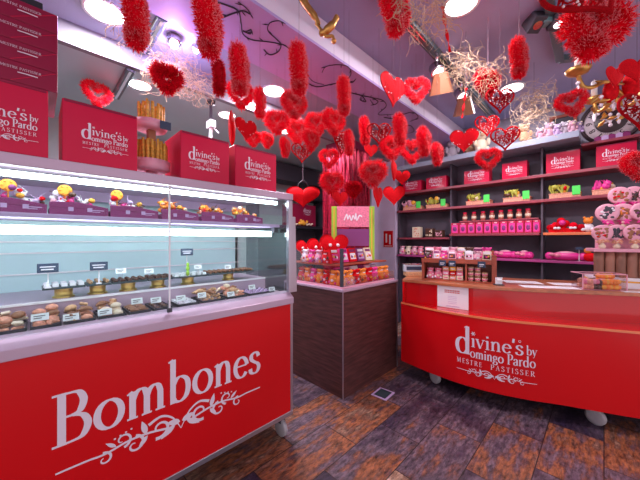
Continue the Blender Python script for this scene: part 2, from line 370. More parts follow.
def spiral(cx, cy, r0, r1, a0, a1, n=22): return [(cx + (r0 + (r1 - r0) * i / n) * cos(R(a0 + (a1 - a0) * i / n)), cy + (r0 + (r1 - r0) * i / n) * sin(R(a0 + (a1 - a0) * i / n))) for i in range(n + 1)]
def leaf(mb, x0, y0, x1, y1, w, fn, mi=0):
    d = Vector((x1 - x0, y1 - y0)); n = 9
    mb.ribbon([(x0 + d.x * i / n, y0 + d.y * i / n) for i in range(n + 1)], [w * sin(pi * (i / n) ** .8) + .0005 for i in range(n + 1)], fn, mi=mi)
def flourish(mb, fn, x, y, W, k=1.0):
    """scroll ornament W wide centred on height y, mirrored about its middle"""
    mb.nf = fn
    for sgn in (-1, 1):
        cx = x + W / 2
        def g(u, v): return fn(cx + sgn * u * W, y + v * W * k)
        t = lambda pts, a, b: mb.ribbon(pts, [a + (b - a) * i / (len(pts) - 1) for i in range(len(pts))], g)
        t(C((.50, .0), (.40, .0), (.33, -.004), (.24, .012), (.15, .008), (.06, -.012)), .0085, .012)
        t(spiral(.335, -.028, .032, .006, 80, 430), .012, .004)
        t(spiral(.265, .028, .040, .006, -100, -450), .013, .004)
        t(spiral(.215, -.022, .045, .007, 95, 470), .015, .005)
        t(spiral(.105, .008, .052, .008, -70, -440), .018, .006)
        t(C((.155, .05), (.10, .07), (.05, .045), (.02, .0), (.0, -.04)), .016, .003)
        leaf(mb, .03, -.005, .10, -.055, .030, g); leaf(mb, .005, .0, .07, .02, .034, g)
        leaf(mb, .165, .01, .185, .085, .026, g); leaf(mb, .16, .0, .20, -.05, .022, g); leaf(mb, .29, .01, .33, .045, .016, g)
        for i in range(4): mb.ribbon([(.225 + .022 * i, .068 - .006 * i), (.233 + .022 * i, .068 - .006 * i)], .008, g)
    mb.nf = None
def logo(mb, fn, W):
    """house lettering, W wide, its foot at height 0 and about .72 W tall"""
    g = lambda u, v: fn(u * W, v * W)
    write(mb, 'd', g, -.03, .315, .40, width=.24, thick=.135, thin=.03)
    write(mb, "jvine's", g, .195, .440, .215, width=.655, thick=.13)
    write(mb, 'by', g, .875, .455, .125, width=.125)
    write(mb, 'omingo Pardo', g, .185, .285, .145, width=.80, thick=.125)
    write(mb, 'MESTRE', g, .0, .170, .070, width=.36, gap=.25)
    write(mb, 'PASTISSER', g, .45, .170, .070, width=.54, gap=.25)
    mb.ribbon(E(.80, .63, .014, .014, 0, 360, 10)[:-1], .006, g, True)
    flourish(mb, g, 0, .07, 1.0, .85)

# ================================================================ the room
Zs, Zu, Zg, Zl = 2.88, 3.09, 2.91, 2.77
YS, YC, YB, YW = 1.524, 2.057, 2.61, 4.30
XW = 4.62
def ceil_at(y): return Zu if y < YS else Zs if y < YC else Zg if y < YB else Zl
struct('floor', MB().box(-2.2, XW + .1, -2.2, YW + .1, -.06, 0), 'floor')
struct('ceiling', MB().box(-2.2, XW + .1, -2.0, YS, Zu, Zu + .08), 'ceil_up')
struct('trim_1', MB().box(-2.2, XW, YS, YS + .02, Zs + .001, Zu + .08), 'step_white')
struct('ceiling.001', MB().box(-2.2, XW, YS + .0, YC, Zs - .02, Zs), 'ceil_purple_lit')
struct('ceiling.002', MB().box(-2.2, XW, YC, YB, Zg, Zg + .08), 'ceil_grey')
struct('ceiling.003', MB().box(-2.2, XW, YB + .04, YW, Zl, Zl + .08), 'ceil_low')
struct('trim_2', MB().box(-2.2, XW, YB, YB + .04, Zl - .02, Zg + .02).box(-2.2, XW, YB - .012, YB, Zl - .02, Zl + .015), 'band')
struct('wall_right', MB().box(XW, XW + .1, -2.0, YW, 0, Zu + .1), 'wall_grey')
struct('wall_back', MB().box(-2.2, XW, YW, YW + .1, 0, Zu + .1), 'wall_back')
struct('wall_left', MB().box(-2.3, -2.2, .6, YW, 0, Zu + .1), 'wall_back')
# pale pier at the end of the shelving
struct('trim_3', MB().box(4.30, XW, 2.50, 2.98, 0, Zs), 'wall_violet_lit')

# downlights ----------------------------------------------------------------
def downlight(loc, label, r=.11, em='lamp'):
    t = thing('ceiling_downlight', label, 'ceiling light', loc, 0, 'round ceiling downlights')
    part('rim', MB().lathe([(r * .92, -.004), (r * 1.12, -.008), (r * 1.14, 0), (r * .92, -.001)], 28), 'white_enamel', t)
    part('diffuser', MB().lathe([(.001, -.006), (r * .95, -.006), (r * .95, -.002), (.001, -.002)], 28), em, t)
    return t
for px, py, Z, lb in ((105, 12, Zg, 'round downlight above the tall stack of dark red boxes'), (274, 91, Zg, 'round downlight in grey soffit beside the curling vines'),
                      (140, 85, Zl, 'round downlight in low ceiling just above the breadstick stand'), (227, 115, Zl, 'small round downlight over low ceiling camera'),
                      (286, 131, Zl, 'distant downlight half hidden behind a clump of feather hearts'),
                      (461, 4, Zu, 'large round downlight at top edge beside hanging red ribbon'), (512, 88, Zu, 'round downlight near the shelf wall behind pale straw')):
    p = on_z(px, py, Z); p.z = Z
    downlight(p, lb, .088 if Z == Zl else .11)
p = on_z(174, 36, Zg); p.z = Zg
t = thing('spotlight', 'small dazzling violet white spotlight in the soffit', 'spotlight', p)
part('housing', MB().lathe([(.045, 0), (.05, -.05), (.04, -.055)], 16), 'chrome', t)
part('bulb', MB().ball((0, 0, -.058), .032), mat('spot_bulb', (1, 1, 1), emit=(.85, .75, 1), es=120), t)
p = on_z(196, 46, Zg); p.z = Zg
t = thing('spotlight', 'tiny spotlight right of the dazzling violet one', 'spotlight', p)
part('housing', MB().lathe([(.03, 0), (.034, -.03), (.028, -.035)], 14), 'chrome', t)
part('bulb', MB().ball((0, 0, -.036), .02), mat('spot_bulb_small', (1, 1, 1), emit=(.95, .8, 1), es=25), t)

# tracks ----------------------------------------------------------------------
tr = thing('lighting_track', 'long dark metal lighting track across the lavender ceiling', 'lighting track', (1.2, 1.06, Zu))
part('rail', MB().box(0, 3.3, -.035, .035, -.05, 0).box(0, 3.3, -.012, .012, -.052, -.049), 'track', tr, .004)
part('groove', MB().box(0.01, 3.29, -.02, -.014, -.054, -.049).box(0.01, 3.29, .014, .02, -.054, -.049), 'chrome', tr)
tr = thing('lighting_track', 'short dark track crossing the steel strip above the cake box', 'lighting track', (.53, 2.64, Zl))
part('rail', MB().box(-.03, .03, 0, .62, -.04, 0), 'track', tr, .004); part('groove', MB().box(-.01, .01, .01, .61, -.042, -.039), 'chrome', tr)
tr = thing('lighting_track', 'short dark track on grey soffit left of the dazzling spotlight', 'lighting track', (.60, 2.09, Zg))
part('rail', MB().box(-.03, .03, 0, .48, -.04, 0), 'track', tr, .004); part('groove', MB().box(-.01, .01, .01, .47, -.042, -.039), 'chrome', tr)
pa, pb, pc = on_z(548, -4, Zu - .03), on_z(560, 60, Zu - .03), on_z(592, 56, Zu - .03)
tr = thing('lighting_track', 'bent dark ceiling track beside the chandelier', 'lighting track', (pb.x, pb.y, Zu))
def bar(a, b, w, h):
    m = MB(); d = Vector((b[0] - a[0], b[1] - a[1], 0)).normalized(); n = Vector((-d.y, d.x, 0)) * w
    pts = [Vector((a[0], a[1], 0)) + n, Vector((a[0], a[1], 0)) - n, Vector((b[0], b[1], 0)) - n, Vector((b[0], b[1], 0)) + n]
    return m.prism([(q.x, q.y) for q in pts], -h, 0)
part('rail', bar(pa - pb, (0, 0, 0), .03, .05), 'track', tr, .004); part('rail', bar((0, 0, 0), pc - pb, .03, .05), 'track', tr, .004)
for px, py, t_, lb, tilt in ((534, 20, 2.15, 'black box spotlight left of the bent ceiling track', .5), (557, 16, 2.1, 'black spotlight with lit lens beside the teal ceiling box', .2)):
    q = at_t(px, py, t_)
    s_ = thing('track_spotlight', lb, 'spotlight', (q.x, q.y, Zu), R(45), 'box spotlights near chandelier')
    dz = q.z - Zu
    part('stem', MB().tube([(0, 0, 0), (0, 0, dz)], .012), 'black', s_)
    m = MB(); m.x = Matrix.Translation((0, 0, dz)) @ Matrix.Rotation(tilt, 4, 'Y'); m.box(-.06, .06, -.045, .045, -.075, .05); part('head', m, 'charcoal', s_, .006)
    m = MB(); m.x = Matrix.Translation((0, 0, dz)) @ Matrix.Rotation(tilt, 4, 'Y'); m.cyl((0, 0, -.079), .03, .006); part('lens', m, 'lamp_soft' if px > 550 else 'chrome', s_)
q = at_t(545, 14, 2.12)
bx = thing('driver_box', 'teal grey box between two black spotlights on ceiling', 'light fitting', (q.x, q.y, Zu), R(45))
part('stem', MB().tube([(0, 0, 0), (0, 0, q.z - Zu)], .012), 'black', bx)
part('casing', MB().box(-.035, .035, -.03, .03, q.z - Zu - .08, q.z - Zu + .08), 'teal', bx, .004)
for px, lb in ((437, 'copper shaded track spotlight nearest the heart wreath with a hole'), (461, 'copper shaded track spotlight above the glittery red heart')):
    q = on_y(px, 96 if px < 450 else 118, 1.06)
    s_ = thing('track_spotlight', lb, 'spotlight', (q.x, 1.06, Zu), R(200), 'copper shaded track spotlights')
    m = MB().tube([(0, 0, -.05), (0, 0, -.14)], .014); part('stem', m, 'chrome', s_)
    X = Matrix.Translation((0, 0, -.17)) @ Matrix.Rotation(R(-32), 4, 'Y') @ Matrix.Rotation(R(18), 4, 'X')
    m = MB(); m.x = X; m.lathe([(.03, .08), (.055, .06), (.06, -.03), (.065, -.05), (.05, -.05), (.048, -.03)], 18); part('head', m, 'chrome', s_)
    m = MB(); m.x = X; m.lathe([(.001, -.034), (.047, -.034), (.047, -.03), (.001, -.03)], 18); part('lens', m, 'lamp_soft', s_)
    m = MB(); m.x = Matrix.Translation((.0, 0.03, -.30)) @ Matrix.Rotation(R(25), 4, 'Y'); m.lathe([(.11, -.08), (.06, .09), (.05, .09), (.10, -.08)], 7, smooth=False); part('shade', m, 'copper', s_)

# ceiling vines (thin painted iron curls against the purple soffit) --------------
def vine(curves, label):
    base = on_z(*curves[0][0], Zs - .02)
    t = thing('vine_ornament', label, 'ornament', (base.x, base.y, Zs - .02))
    m = MB(); lv = MB()
    for cpts in curves:
        P = [on_z(a, b, Zs - .02) - Vector((base.x, base.y, Zs - .02)) for a, b in cpts]
        P = catmull(P, 7); n = len(P)
        m.tube([p - Vector((0, 0, .006)) for p in P], [.0052 * (1 - .5 * i / n) for i in range(n)], 5)
        for p in P[4::9]:
            a = rnd(0, 6.28); d = Vector((cos(a), sin(a), 0)) * .045; q = p - Vector((0, 0, .006))
            m.tube([q, q + d * .5, q + d], [.002, .0045, .001], 4)
    part('stem', m, 'vine', t)
vine([[(212, 0), (226, 4), (238, 10), (241, 22), (243, 33), (252, 39), (268, 41), (283, 44), (291, 50), (296, 58), (303, 66), (312, 80), (324, 84)],
      [(222, 17), (232, 13), (243, 10), (250, 13), (246, 7), (238, 1)], [(243, 30), (250, 33), (251, 29), (246, 31)],
      [(264, 49), (270, 54), (278, 51), (281, 44), (276, 38), (268, 30), (270, 22), (280, 20), (283, 25)]], 'black curling vine painted on purple soffit nearest the dazzling spotlight')
vine([[(304, 80), (316, 86), (330, 84), (345, 80), (351, 73), (348, 66), (338, 64), (326, 66), (322, 72)], [(345, 80), (352, 82), (356, 78)], [(350, 92), (362, 95), (372, 97), (383, 100), (386, 106), (378, 114), (392, 114), (404, 116)],
      [(362, 95), (366, 101), (360, 99), (364, 93)], [(372, 97), (378, 101), (374, 104), (370, 99)]], 'black curling vine on purple soffit above the dark red tinsel pillar')
vine([[(384, 117), (396, 118), (406, 113), (414, 112), (418, 117), (410, 121)], [(390, 128), (400, 127), (410, 125), (414, 131), (406, 133)]], 'small black vine curl below the lavender ceiling step')

# gilded pair of legs hanging from the top
q = at_t(316, 20, 1.75)
g_ = thing('gilded_ornament', 'gilded figure with spread legs hanging at the top edge', 'ornament', q)
d1 = Vector((Q, -Q, 0))
for pts, rr in ((((-.10, 0, .17), (-.06, 0, .09), (.0, 0, .01), (.015, 0, -.03)), (.026, .022, .016, .012)), (((.13, 0, .02), (.10, 0, -.03), (.055, 0, -.07), (.02, 0, -.085)), (.018, .025, .018, .010))):
    m = MB(); m.tube(catmull([d1 * a + Vector((0, 0, c)) for a, _, c in pts], 5), [rr[min(3, i // 5)] for i in range(16)], 8); part('leg', m, 'gold', g_)
m = MB(); m.tube(catmull([d1 * a + Vector((0, 0, c)) for a, c in ((.0, -.02), (.03, -.06), (.06, -.1), (.1, -.1), (.11, -.13))], 5), .010, 7); m.ball(d1 * .11 + Vector((0, 0, -.13)), .016); part('hoof', m, 'gold', g_)
m = MB(); m.tube([d1 * -.1 + Vector((0, 0, .17)), Vector((-.07, .07, Zu - q.z if q.y < YS else Zs - q.z))], .0015, 4); part('string', m, 'string', g_)

# ================================================================ chocolate display case
FY = 1.57
case = thing('display_case', 'long refrigerated display case with red front panel lettered Bombones', 'display case', (0, FY, 0))
X0, X1 = -.75, 1.295
D = .80
part('carcass', MB().box(X0, X1 - .03, .03, D, .19, .95), 'pink_steel', case)
part('base_rail', MB().box(X0, X1, -.005, D, .160, .192), 'steel', case, .003)
rp = part('front_panel', MB().box(X0, X1 - .022, 0, .028, .192, .950), 'red_panel', case)
def fp(u, v): return (u, -.0015, v)
m = MB(); write(m, 'Bombones', fp, .042, .556, .215, width=.985, thick=.125, thin=.042); flourish(m, fp, .055, .452, .965, .95)
setp(part('lettering', m, 'vinyl', rp), 'pale lilac lettering and scroll ornament')
part('end_post', MB().box(X1 - .022, X1, -.004, .03, .192, .955), 'steel', case, .003)
# sill: lip then sloping ledge
part('sill', MB().prism([(-.012, .950), (-.012, .992), (.035, 1.028), (.10, 1.028), (.10, .950)], X0, X1, ax='x'), 'pink_steel', case, .003)
part('deck', MB().box(X0, X1 - .01, .10, D - .02, .995, 1.020), 'steel', case)
part('step', MB().box(X0, X1 - .02, .315, D - .035, 1.0201, 1.108), 'pink_steel', case, .003)
part('step_edge', MB().box(X0, X1 - .02, .311, .315, 1.098, 1.110), 'white', case)
part('end_flap', MB().prism([(X1 + .002, 1.02), (X1 + .066, 1.02), (X1 + .052, 1.57), (X1 + .002, 1.57)], .03, .05, ax='y'), 'steel', case, .003)
part('back_panel', MB().box(X0, X1 - .01, D - .03, D, .95, 1.66), 'case_back', case)
m = MB()
for z in (1.10, 1.20, 1.32, 1.385): m.box(X0, X1 - .012, D - .045, D - .031, z, z + .008)
part('back_rail', m, 'white', case)
part('top_frame', MB().box(X0, X1, -.005, .03, 1.682, 1.727).box(X0, X1, .03, D, 1.70, 1.727), 'pink_steel', case, .003)
part('header_panel', MB().box(X0, X1 - .012, D - .12, D - .10, 1.64, 1.70), 'lilac', case)
part('upright', MB().box(X1 - .035, X1, .0, .030, 1.028, 1.682), 'steel', case, .003)
part('upright', MB().box(X1 - .035, X1, D - .03, D, .95, 1.70), 'steel', case, .003)
gp = X0; seam = .487
part('glass_pane', MB().box(X0, seam - .004, .012, .018, 1.028, 1.682), 'glass', case)
part('glass_pane', MB().box(seam + .004, X1 - .036, .012, .018, 1.028, 1.682), 'glass', case)
part('end_pane', MB().box(X1 - .022, X1 - .016, .031, D - .031, 1.028, 1.70), 'glass', case)
part('pane_edge', MB().box(seam - .0035, seam + .0035, .010, .020, 1.045, 1.68), 'white', case)
part('pane_clip', MB().box(seam - .010, seam + .010, .004, .024, 1.028, 1.05), 'charcoal', case)
part('shelf', MB().box(X0, X1 - .04, .10, .42, 1.492, 1.512), 'lilac', case, .002)
part('shelf_bracket', MB().box(X1 - .075, X1 - .04, .12, .16, 1.455, 1.492), 'charcoal', case)
part('lamp_tube', MB().box(X0 + .02, X1 - .09, .13, .165, 1.425, 1.462), 'tube', case, .004)
part('lamp_tube', MB().box(X0 + .02, X1 - .06, .10, .125, 1.655, 1.678), 'tube', case, .004)
for px in (-.55, 1.24):
    c = part('castor', MB().box(px - .02, px + .02, .045, .085, .10, .162), 'charcoal', case)
    m = MB(); m.x = Matrix.Translation((px, .065, .062)) @ Matrix.Rotation(pi / 2, 4, 'Y'); m.lathe([(.001, -.016), (.055, -.016), (.062, -.01), (.062, .01), (.055, .016), (.001, .016)], 20)
    part('wheel', m, 'plastic', c)
# house cake boxes on the case ------------------------------------------------
def cake_box(w, d, h, name, label, group, loc, rz=0, logo_w=.62, lx=.24, lz=.22, m_='red_box'):
    """front face looks to local -y, width from 0 to w"""
    t = thing(name, label, 'box', loc, rz, group)
    b = part('carton', MB().box(0, w, 0, d, 0, h), m_, t, .004)
    m = MB(); logo(m, lambda u, v: (w * lx + u, -.0012, h * lz + v), w * logo_w); part('lettering', m, 'vinyl', b)
    part('lid_flap', MB().box(.006, w - .006, -.0018, .004, h - .012, h - .001), 'wine_box', t)
    return t
ZT = 1.728
gb = 'cake boxes lined up on the display case'
cake_box(.28, .27, .272, 'cake_box', 'large red cake box cut by left edge, under the dark box stack', gb, (-.245, FY + .012, ZT), lx=.18, lz=.16, logo_w=.72)
cake_box(.268, .25, .262, 'cake_box', 'red cake box below the fluffy orange heart, left of breadsticks', gb, (.076, FY + .012, ZT))
cake_box(.276, .26, .255, 'cake_box', 'red cake box directly right of the breadstick stand', gb, (.54, FY + .012, ZT), lx=.16)
cake_box(.305, .26, .255, 'cake_box', 'red cake box at the right end of the case top', gb, (.855, FY + .012, ZT), lx=.22)
for i in range(4):
    z = ZT + .273 + i * .0795
    n_ = ('lowest', 'second lowest', 'third', 'topmost')[i]
    t = thing('flat_cake_box', f'dark red flat cake box, {n_} in the stack at left edge', 'box', (-.40, FY + .012, z), 0, 'flat dark red cake boxes in a stack')
    b = part('carton', MB().box(0, .463, 0, .34, 0, .079), 'wine_box', t, .003)
    m = MB(); f = lambda u, v: (.10 + u, -.0012, .030 + v)
    write(m, 'MESTRE PASTISSER', f, .205, .020, .009, width=.11); m.ribbon([(.25, .009), (.275, .010), (.305, .009)], .0035, f); part('lettering', m, 'vinyl', b)
    part('crease', MB().prism([(.33, .004), (.334, .004), (.459, .076), (.455, .076)], -.0012, .002, ax='y'), 'red_box', t)
solo('black_tray', MB().box(0, .12, 0, .2, 0, .035).box(.01, .11, .01, .19, .035, .04), 'black', 'black plastic tray lying on top of the dark red box stack', 'tray', loc=(-.10, FY + .03, ZT + .273 + 4 * .0795), bevel=.004)

# breadstick stand -----------------------------------------------------------
bs = thing('breadstick_stand', 'two tier pink stand between cake boxes holding upright breadsticks', 'stand', (.440, FY + .16, ZT))
part('foot', MB().lathe([(.06, 0), (.07, .01), (.03, .03), (.02, .045)], 20), 'palepink', bs)
part('lower_tier', MB().lathe([(.07, .04), (.090, .05), (.093, .095), (.088, .095), (.085, .062), (.001, .06)], 28), 'palepink', bs)
part('post', MB().box(-.018, .018, -.018, .018, .06, .265), 'copper', bs)
part('upper_tier', MB().lathe([(.001, .262), (.07, .262), (.078, .275), (.080, .305), (.075, .305), (.072, .282), (.001, .28)], 28), 'palepink', bs)
setp(part('price_tag', MB().box(.02, .072, -.088, -.082, .258, .30).box(.026, .066, -.0895, -.088, .284, .288).box(.026, .06, -.0895, -.088, .270, .274), ['tag'], bs), 'navy price tag')
base = solo('breadstick', MB().tube([(0, 0, 0), (0, 0, .05), (.001, 0, .10), (0, 0, .135)], [.0075, .0085, .008, .006], 7), 'stick', 'golden breadstick standing in the lower tier of the pink stand', 'breadstick', 'breadsticks in the lower tier', loc=(.440, FY + .16, ZT + .062))
c0 = Vector((.440, FY + .16, ZT))
first = True
for ring, (n, r, z, sc) in enumerate(((22, .074, .063, 1.0), (13, .05, .063, 1.03), (15, .056, .283, .88), (8, .034, .283, .95))):
    for k in range(n):
        a = 2 * pi * k / n
        loc = c0 + Vector((r * cos(a), r * sin(a), z)); rot = (rnd(-.05, .05), rnd(-.05, .05), rnd(0, 3))
        if first: base.location = loc; first = False
        else:
            o = base.copy(); COL.objects.link(o); o.location = loc; o.rotation_euler = rot; o.scale = (1, 1, sc * rnd(.93, 1.05))
            if ring >= 2: setp(o, 'golden breadstick standing in the upper tier of the pink stand', None, 'breadsticks in the upper tier')

# little white security camera above
q = Vector((1.22, 2.74, Zl))
t = thing('security_camera', 'small white security camera with dark top beneath low ceiling', 'camera', q)
part('mount', MB().lathe([(.04, 0), (.04, -.03), (.015, -.035), (.015, -.20), (.001, -.2)], 14), 'charcoal', t)
part('body', MB().box(-.03, .03, -.05, .05, -.27, -.195), 'white', t, .01)
m = MB(); m.tube([(0, 0, -.24), (.06, -.04, -.31)], .006); m.tube([(0, 0, -.26), (-.01, 0, -.42)], .016, 8); part('arm', m, 'white', t)

# ---------------- top shelf of the case: purple gift trays
def medallion(m, c, r, mi):
    m.x = Matrix.Translation(c) @ Matrix.Rotation(pi / 2, 4, 'X'); m.lathe([(.001, -.002), (r * .45, -.002), (r * .5, -.006), (r * .9, -.006), (r, 0), (r * .9, .004), (.001, .004)], 16, mi=mi, smooth=False); [m.ball((r * .66 * cos(q), r * .66 * sin(q), .006), r * .16, 6, 4) for q in (0, 1.05, 2.1, 3.14, 4.2, 5.25)]; m.x = None
trays = [(-22, 47, 8, 20, 'leftmost gift tray on case shelf, orange medallion at left edge', 'white'), (49, 108, 65, 92, 'second gift tray on case shelf, white bonbons and large orange medallion', 'white'),
         (110, 158, 117, 140, 'third gift tray on case shelf, round medallion and purple flowers', 'white'), (161, 198, 167, 180, 'fourth gift tray on case shelf with orange wrapped sweets', 'orange'),
         (201, 233, 206, 217, 'fifth gift tray on case shelf with orange sweets, below red box', 'orange'), (236, 262, 240, 246, 'last gift tray on case shelf nearest the glass end', 'orange')]
for a, b, mx, sx, lb, look in trays:
    xa, xb = on_y(a, 215, 1.71).x, on_y(b, 215, 1.71).x; xm = on_y(mx, 200, 1.73).x
    t = thing('gift_tray', lb, 'gift tray', (xa, 1.70, 1.513), 0, 'purple gift trays on the case shelf')
    w = xb - xa
    bx_ = part('tray', MB().box(0, w, 0, .17, 0, .030).prism([(0, .03), (w, .03), (w, .040), (w * .6, .055), (w * .45, .060), (0, .055)], 0, .008, ax='y'), 'plum', t, .002)
    m = MB(); 
    for u in (.3, .62): m.box(w * u, w * u + .018, -.001, .001, .018, .036)
    m.box(w * .7, w * .92, -.001, .001, .024, .028); m.box(w * .7, w * .85, -.001, .001, .017, .020)
    part('band', m, 'lilac', bx_)
    pal = ['white', 'lilac', 'purple', 'hotpink', 'red_felt'] if look == 'white' else ['orange', 'orange', 'salmon', 'red_felt', 'yellow']
    pal = pal + (['choc', 'palepink', 'white'] if look == 'white' else ['choc', 'cream', 'orange'])
    for k in range(26):
        m = MB(); x = (xm - xa) + rnd(-.06, .11); x = min(max(x, .015), w - .015)
        y, z = rnd(.012, .10), .050 + rnd(0, .062) * (1 - abs(x - (xm - xa)) / .14); r = rnd(.008, .0155)
        m.ball((x, y, z), (r, r, r * rnd(.6, 1.1)), 7, 5)
        if k % 2: m.tube([(x, y, z), (x + rnd(-.02, .02), y, z + rnd(.008, .016)), (x + rnd(-.03, .03), y, z + r + rnd(.005, .024))], [.004, .003, .001], 4)
        part('sweet', m, pal[k % 8], t)
    m = MB(); medallion(m, (xm - xa, .03, .112 if look == 'white' else .085), .026 if look == 'white' else .017, 0); m.tube([(xm - xa, .03, .03), (xm - xa, .03, .10)], .003, 5)
    part('medallion', m, 'amber' if look == 'white' else 'orange', t)
    m = MB(); m.ball((min(w - .02, sx and on_y(sx, 200, 1.73).x - xa), .04, .075), (.014, .014, .012), 9, 6); part('flower', m, 'yellow', t)

# ---------------- middle tier: slates on brass stands
def choc_mesh(kind):
    m = MB()
    if kind == 'cube': m.box(-.011, .011, -.011, .011, 0, .015); m.box(-.006, .006, -.002, .002, .015, .017)
    elif kind == 'dome': m.lathe([(.012, 0), (.0125, .005), (.009, .013), (.001, .016)], 10)
    elif kind == 'log': m.tube([(-.02, 0, .008), (-.015, 0, .009), (.015, 0, .009), (.02, 0, .008)], [.006, .009, .009, .006], 8)
    elif kind == 'crois': m.tube(catmull([(-.032, -.012, .012), (-.018, .006, .014), (0, .013, .016), (.018, .006, .014), (.032, -.012, .012)], 3), [.004, .006, .008, .010, .012, .014, .014, .013, .012, .010, .008, .006, .004], 8)
    elif kind == 'bun': m.lathe([(.02, 0), (.027, .008), (.024, .02), (.012, .028), (.001, .03)], 12)
    return m.mesh('chocolate_' + kind, 'choc')
KM = {k: choc_mesh(k) for k in ('cube', 'dome', 'log', 'crois', 'bun')}
_cache = {}
def piece(kind, mname):
    if (kind, mname) not in _cache:
        me = KM[kind].copy(); me.materials.clear(); me.materials.append(M[mname]); _cache[(kind, mname)] = me
    return _cache[(kind, mname)]
boards = [(42, 85, 'leftmost slate board', 'cube', 'white', 'white coconut square'), (86, 111, 'second slate board', 'log', 'tan', 'pale biscuit finger'), (112, 146, 'third slate board', 'dome', 'choc', 'dark chocolate dome'),
          (147, 172, 'fourth slate board', 'cube', 'choc', 'dark chocolate square'), (173, 206, 'slate board behind the green tagged card', 'cube', 'card', 'white glazed square'), (207, 252, 'rightmost slate board', 'log', 'milk', 'milk chocolate finger')]
for a, b, lb, kd, mm, what in boards:
    xa, xb = on_y(a, 280, 1.92).x, on_y(b, 280, 1.92).x; xc = (xa + xb) / 2; w = xb - xa
    setp(solo('slate_board', MB().box(-w / 2, w / 2, -.07, .07, 0, .010), 'slate', lb + ' raised on a brass stand inside the case', 'slate board', 'slate boards in the case', loc=(xc, 1.96, 1.158), bevel=.002))
    solo('brass_stand', MB().lathe([(.044, 0), (.045, .005), (.036, .01), (.036, .04), (.044, .045), (.044, .049), (.001, .049)], 20), 'brass', 'brass cup stand under the ' + lb, 'stand', 'brass cup stands in the case', loc=(xc, 1.96, 1.1085))
    n = max(3, int(w / .032))
    for i in range(n):
        for j in range(3):
            o = part('chocolate', piece(kd, mm)); o.location = (xa + (i + .5) * w / n, 1.915 + j * .042, 1.1685); o.rotation_euler = (0, 0, rnd(-.2, .2) + (pi / 2 if kd == 'log' else 0))
            setp(o, what + ' on the ' + lb, 'chocolate', what + 's on the ' + lb)
# ---------------- front deck trays with pastries
decks = [(-22, 27, 'pastry tray at left edge of the case', 'bun', 'salmon', 'orange pastry'), (30, 61, 'second pastry tray from the left', 'crois', 'salmon', 'curved pink pastry'), (64, 94, 'third pastry tray from the left', 'bun', 'tan', 'golden bun'),
         (97, 124, 'fourth pastry tray from the left', 'crois', 'tan', 'curved golden pastry'), (127, 148, 'fifth pastry tray from the left', 'log', 'milk', 'milk chocolate bar'), (151, 169, 'sixth pastry tray, left of the pane joint', 'dome', 'choc', 'dark bonbon'),
         (175, 196, 'pastry tray just right of the pane joint', 'cube', 'white', 'white square bonbon'), (199, 221, 'third pastry tray from the right', 'bun', 'tan', 'toasted bun'), (224, 243, 'second pastry tray from the right', 'crois', 'salmon', 'small curved pastry'), (246, 270, 'pastry tray nearest the glass end', 'dome', 'lilac', 'lilac bonbon')]
for a, b, lb, kd, mm, what in decks:
    xa, xb = on_y(a, 315, 1.74).x, on_y(b, 315, 1.74).x; w = xb - xa; xc = (xa + xb) / 2
    t = thing('pastry_tray', lb + ' on the deck', 'tray', (xc, 1.76, 1.0205), 0, 'pastry trays on the case deck')
    part('base', MB().box(-w / 2, w / 2, -.07, .10, 0, .006), 'steel', t); 
    part('rim', MB().box(-w / 2, w / 2, -.074, -.07, 0, .016).box(-w / 2, w / 2, .10, .104, 0, .016).box(-w / 2, -w / 2 + .004, -.07, .1, 0, .016).box(w / 2 - .004, w / 2, -.07, .1, 0, .016), 'charcoal', t)
    big = kd in ('bun', 'crois'); n = max(2, int(w / (.042 if big else .034)))
    adj = {'tan': 'golden', 'salmon': 'pinkish', 'cream': 'pale', 'milk': 'brown'}
    for i in range(n):
        for j in range(4):
            for lay in range(2 if big else 1):
                if lay and (i + j) % 2: continue
                m2, wh = mm, what; kd2 = kd
                if big:
                    m2 = random.choice((mm, mm, 'cream', 'salmon', 'tan', 'milk')); kd2 = random.choice(('bun', 'crois', 'log', 'crois')); wh = adj[m2] + {'bun': ' round', 'crois': ' curved', 'log': ' finger'}[kd2] + ' pastry'
                o = part('pastry', piece(kd2, m2)); o.location = (xa + .006 + (i + .5) * (w - .012) / n, 1.715 + j * (.043 if big else .042), 1.027 + lay * .022 + (.008 if big else 0) * j); o.rotation_euler = (rnd(-.2, .2), rnd(-.2, .2), rnd(-1.2, 1.2) if big else rnd(-.1, .1))
                if big: o.scale = (.88, .88, .88)
                setp(o, wh + ' in the ' + lb, 'pastry', wh + ' pieces in the ' + lb)
# ---------------- cards and tags
def card(px, py, Y, w, h, lb):
    q = on_y(px, py, Y); t = thing('price_card', lb, 'price card', (q.x, Y, q.z), 0, 'white price cards in the case')
    m = MB(); m.x = Matrix.Rotation(R(-18), 4, 'X'); m.box(-w / 2, w / 2, 0, .002, -h / 2, h / 2); part('card', m, 'card', t)
    m = MB(); m.x = Matrix.Rotation(R(-18), 4, 'X'); m.box(-w * .36, w * .3, -.0012, 0, h * .10, h * .2); m.box(-w * .36, w * .1, -.0012, 0, -h * .2, -h * .1); part('print', m, 'charcoal', t)
    zb = 1.0205 if Y < 1.85 else 1.168
    part('holder', MB().box(-w * .2, w * .2, .004, .016, zb - q.z, -h * .25), 'acrylic', t)
for i, (px, py) in enumerate(((40, 317), (71, 317), (105, 312), (137, 301), (156, 300), (181, 298), (202, 295), (231, 294), (252, 287), (272, 289))):
    card(px, py, 1.69, .055 if i < 3 else .05, .03, ('leftmost white price card on the deck front', 'second white price card from left on deck', 'third white price card from left, by golden pastry', 'white deck card below the third slate board', 'white deck card left of the pane joint', 'white deck card right of the pane joint', 'fourth white deck card from the glass end', 'third white deck card from the glass end', 'white deck card before lilac bonbons', 'white deck card closest to the glass end')[i])
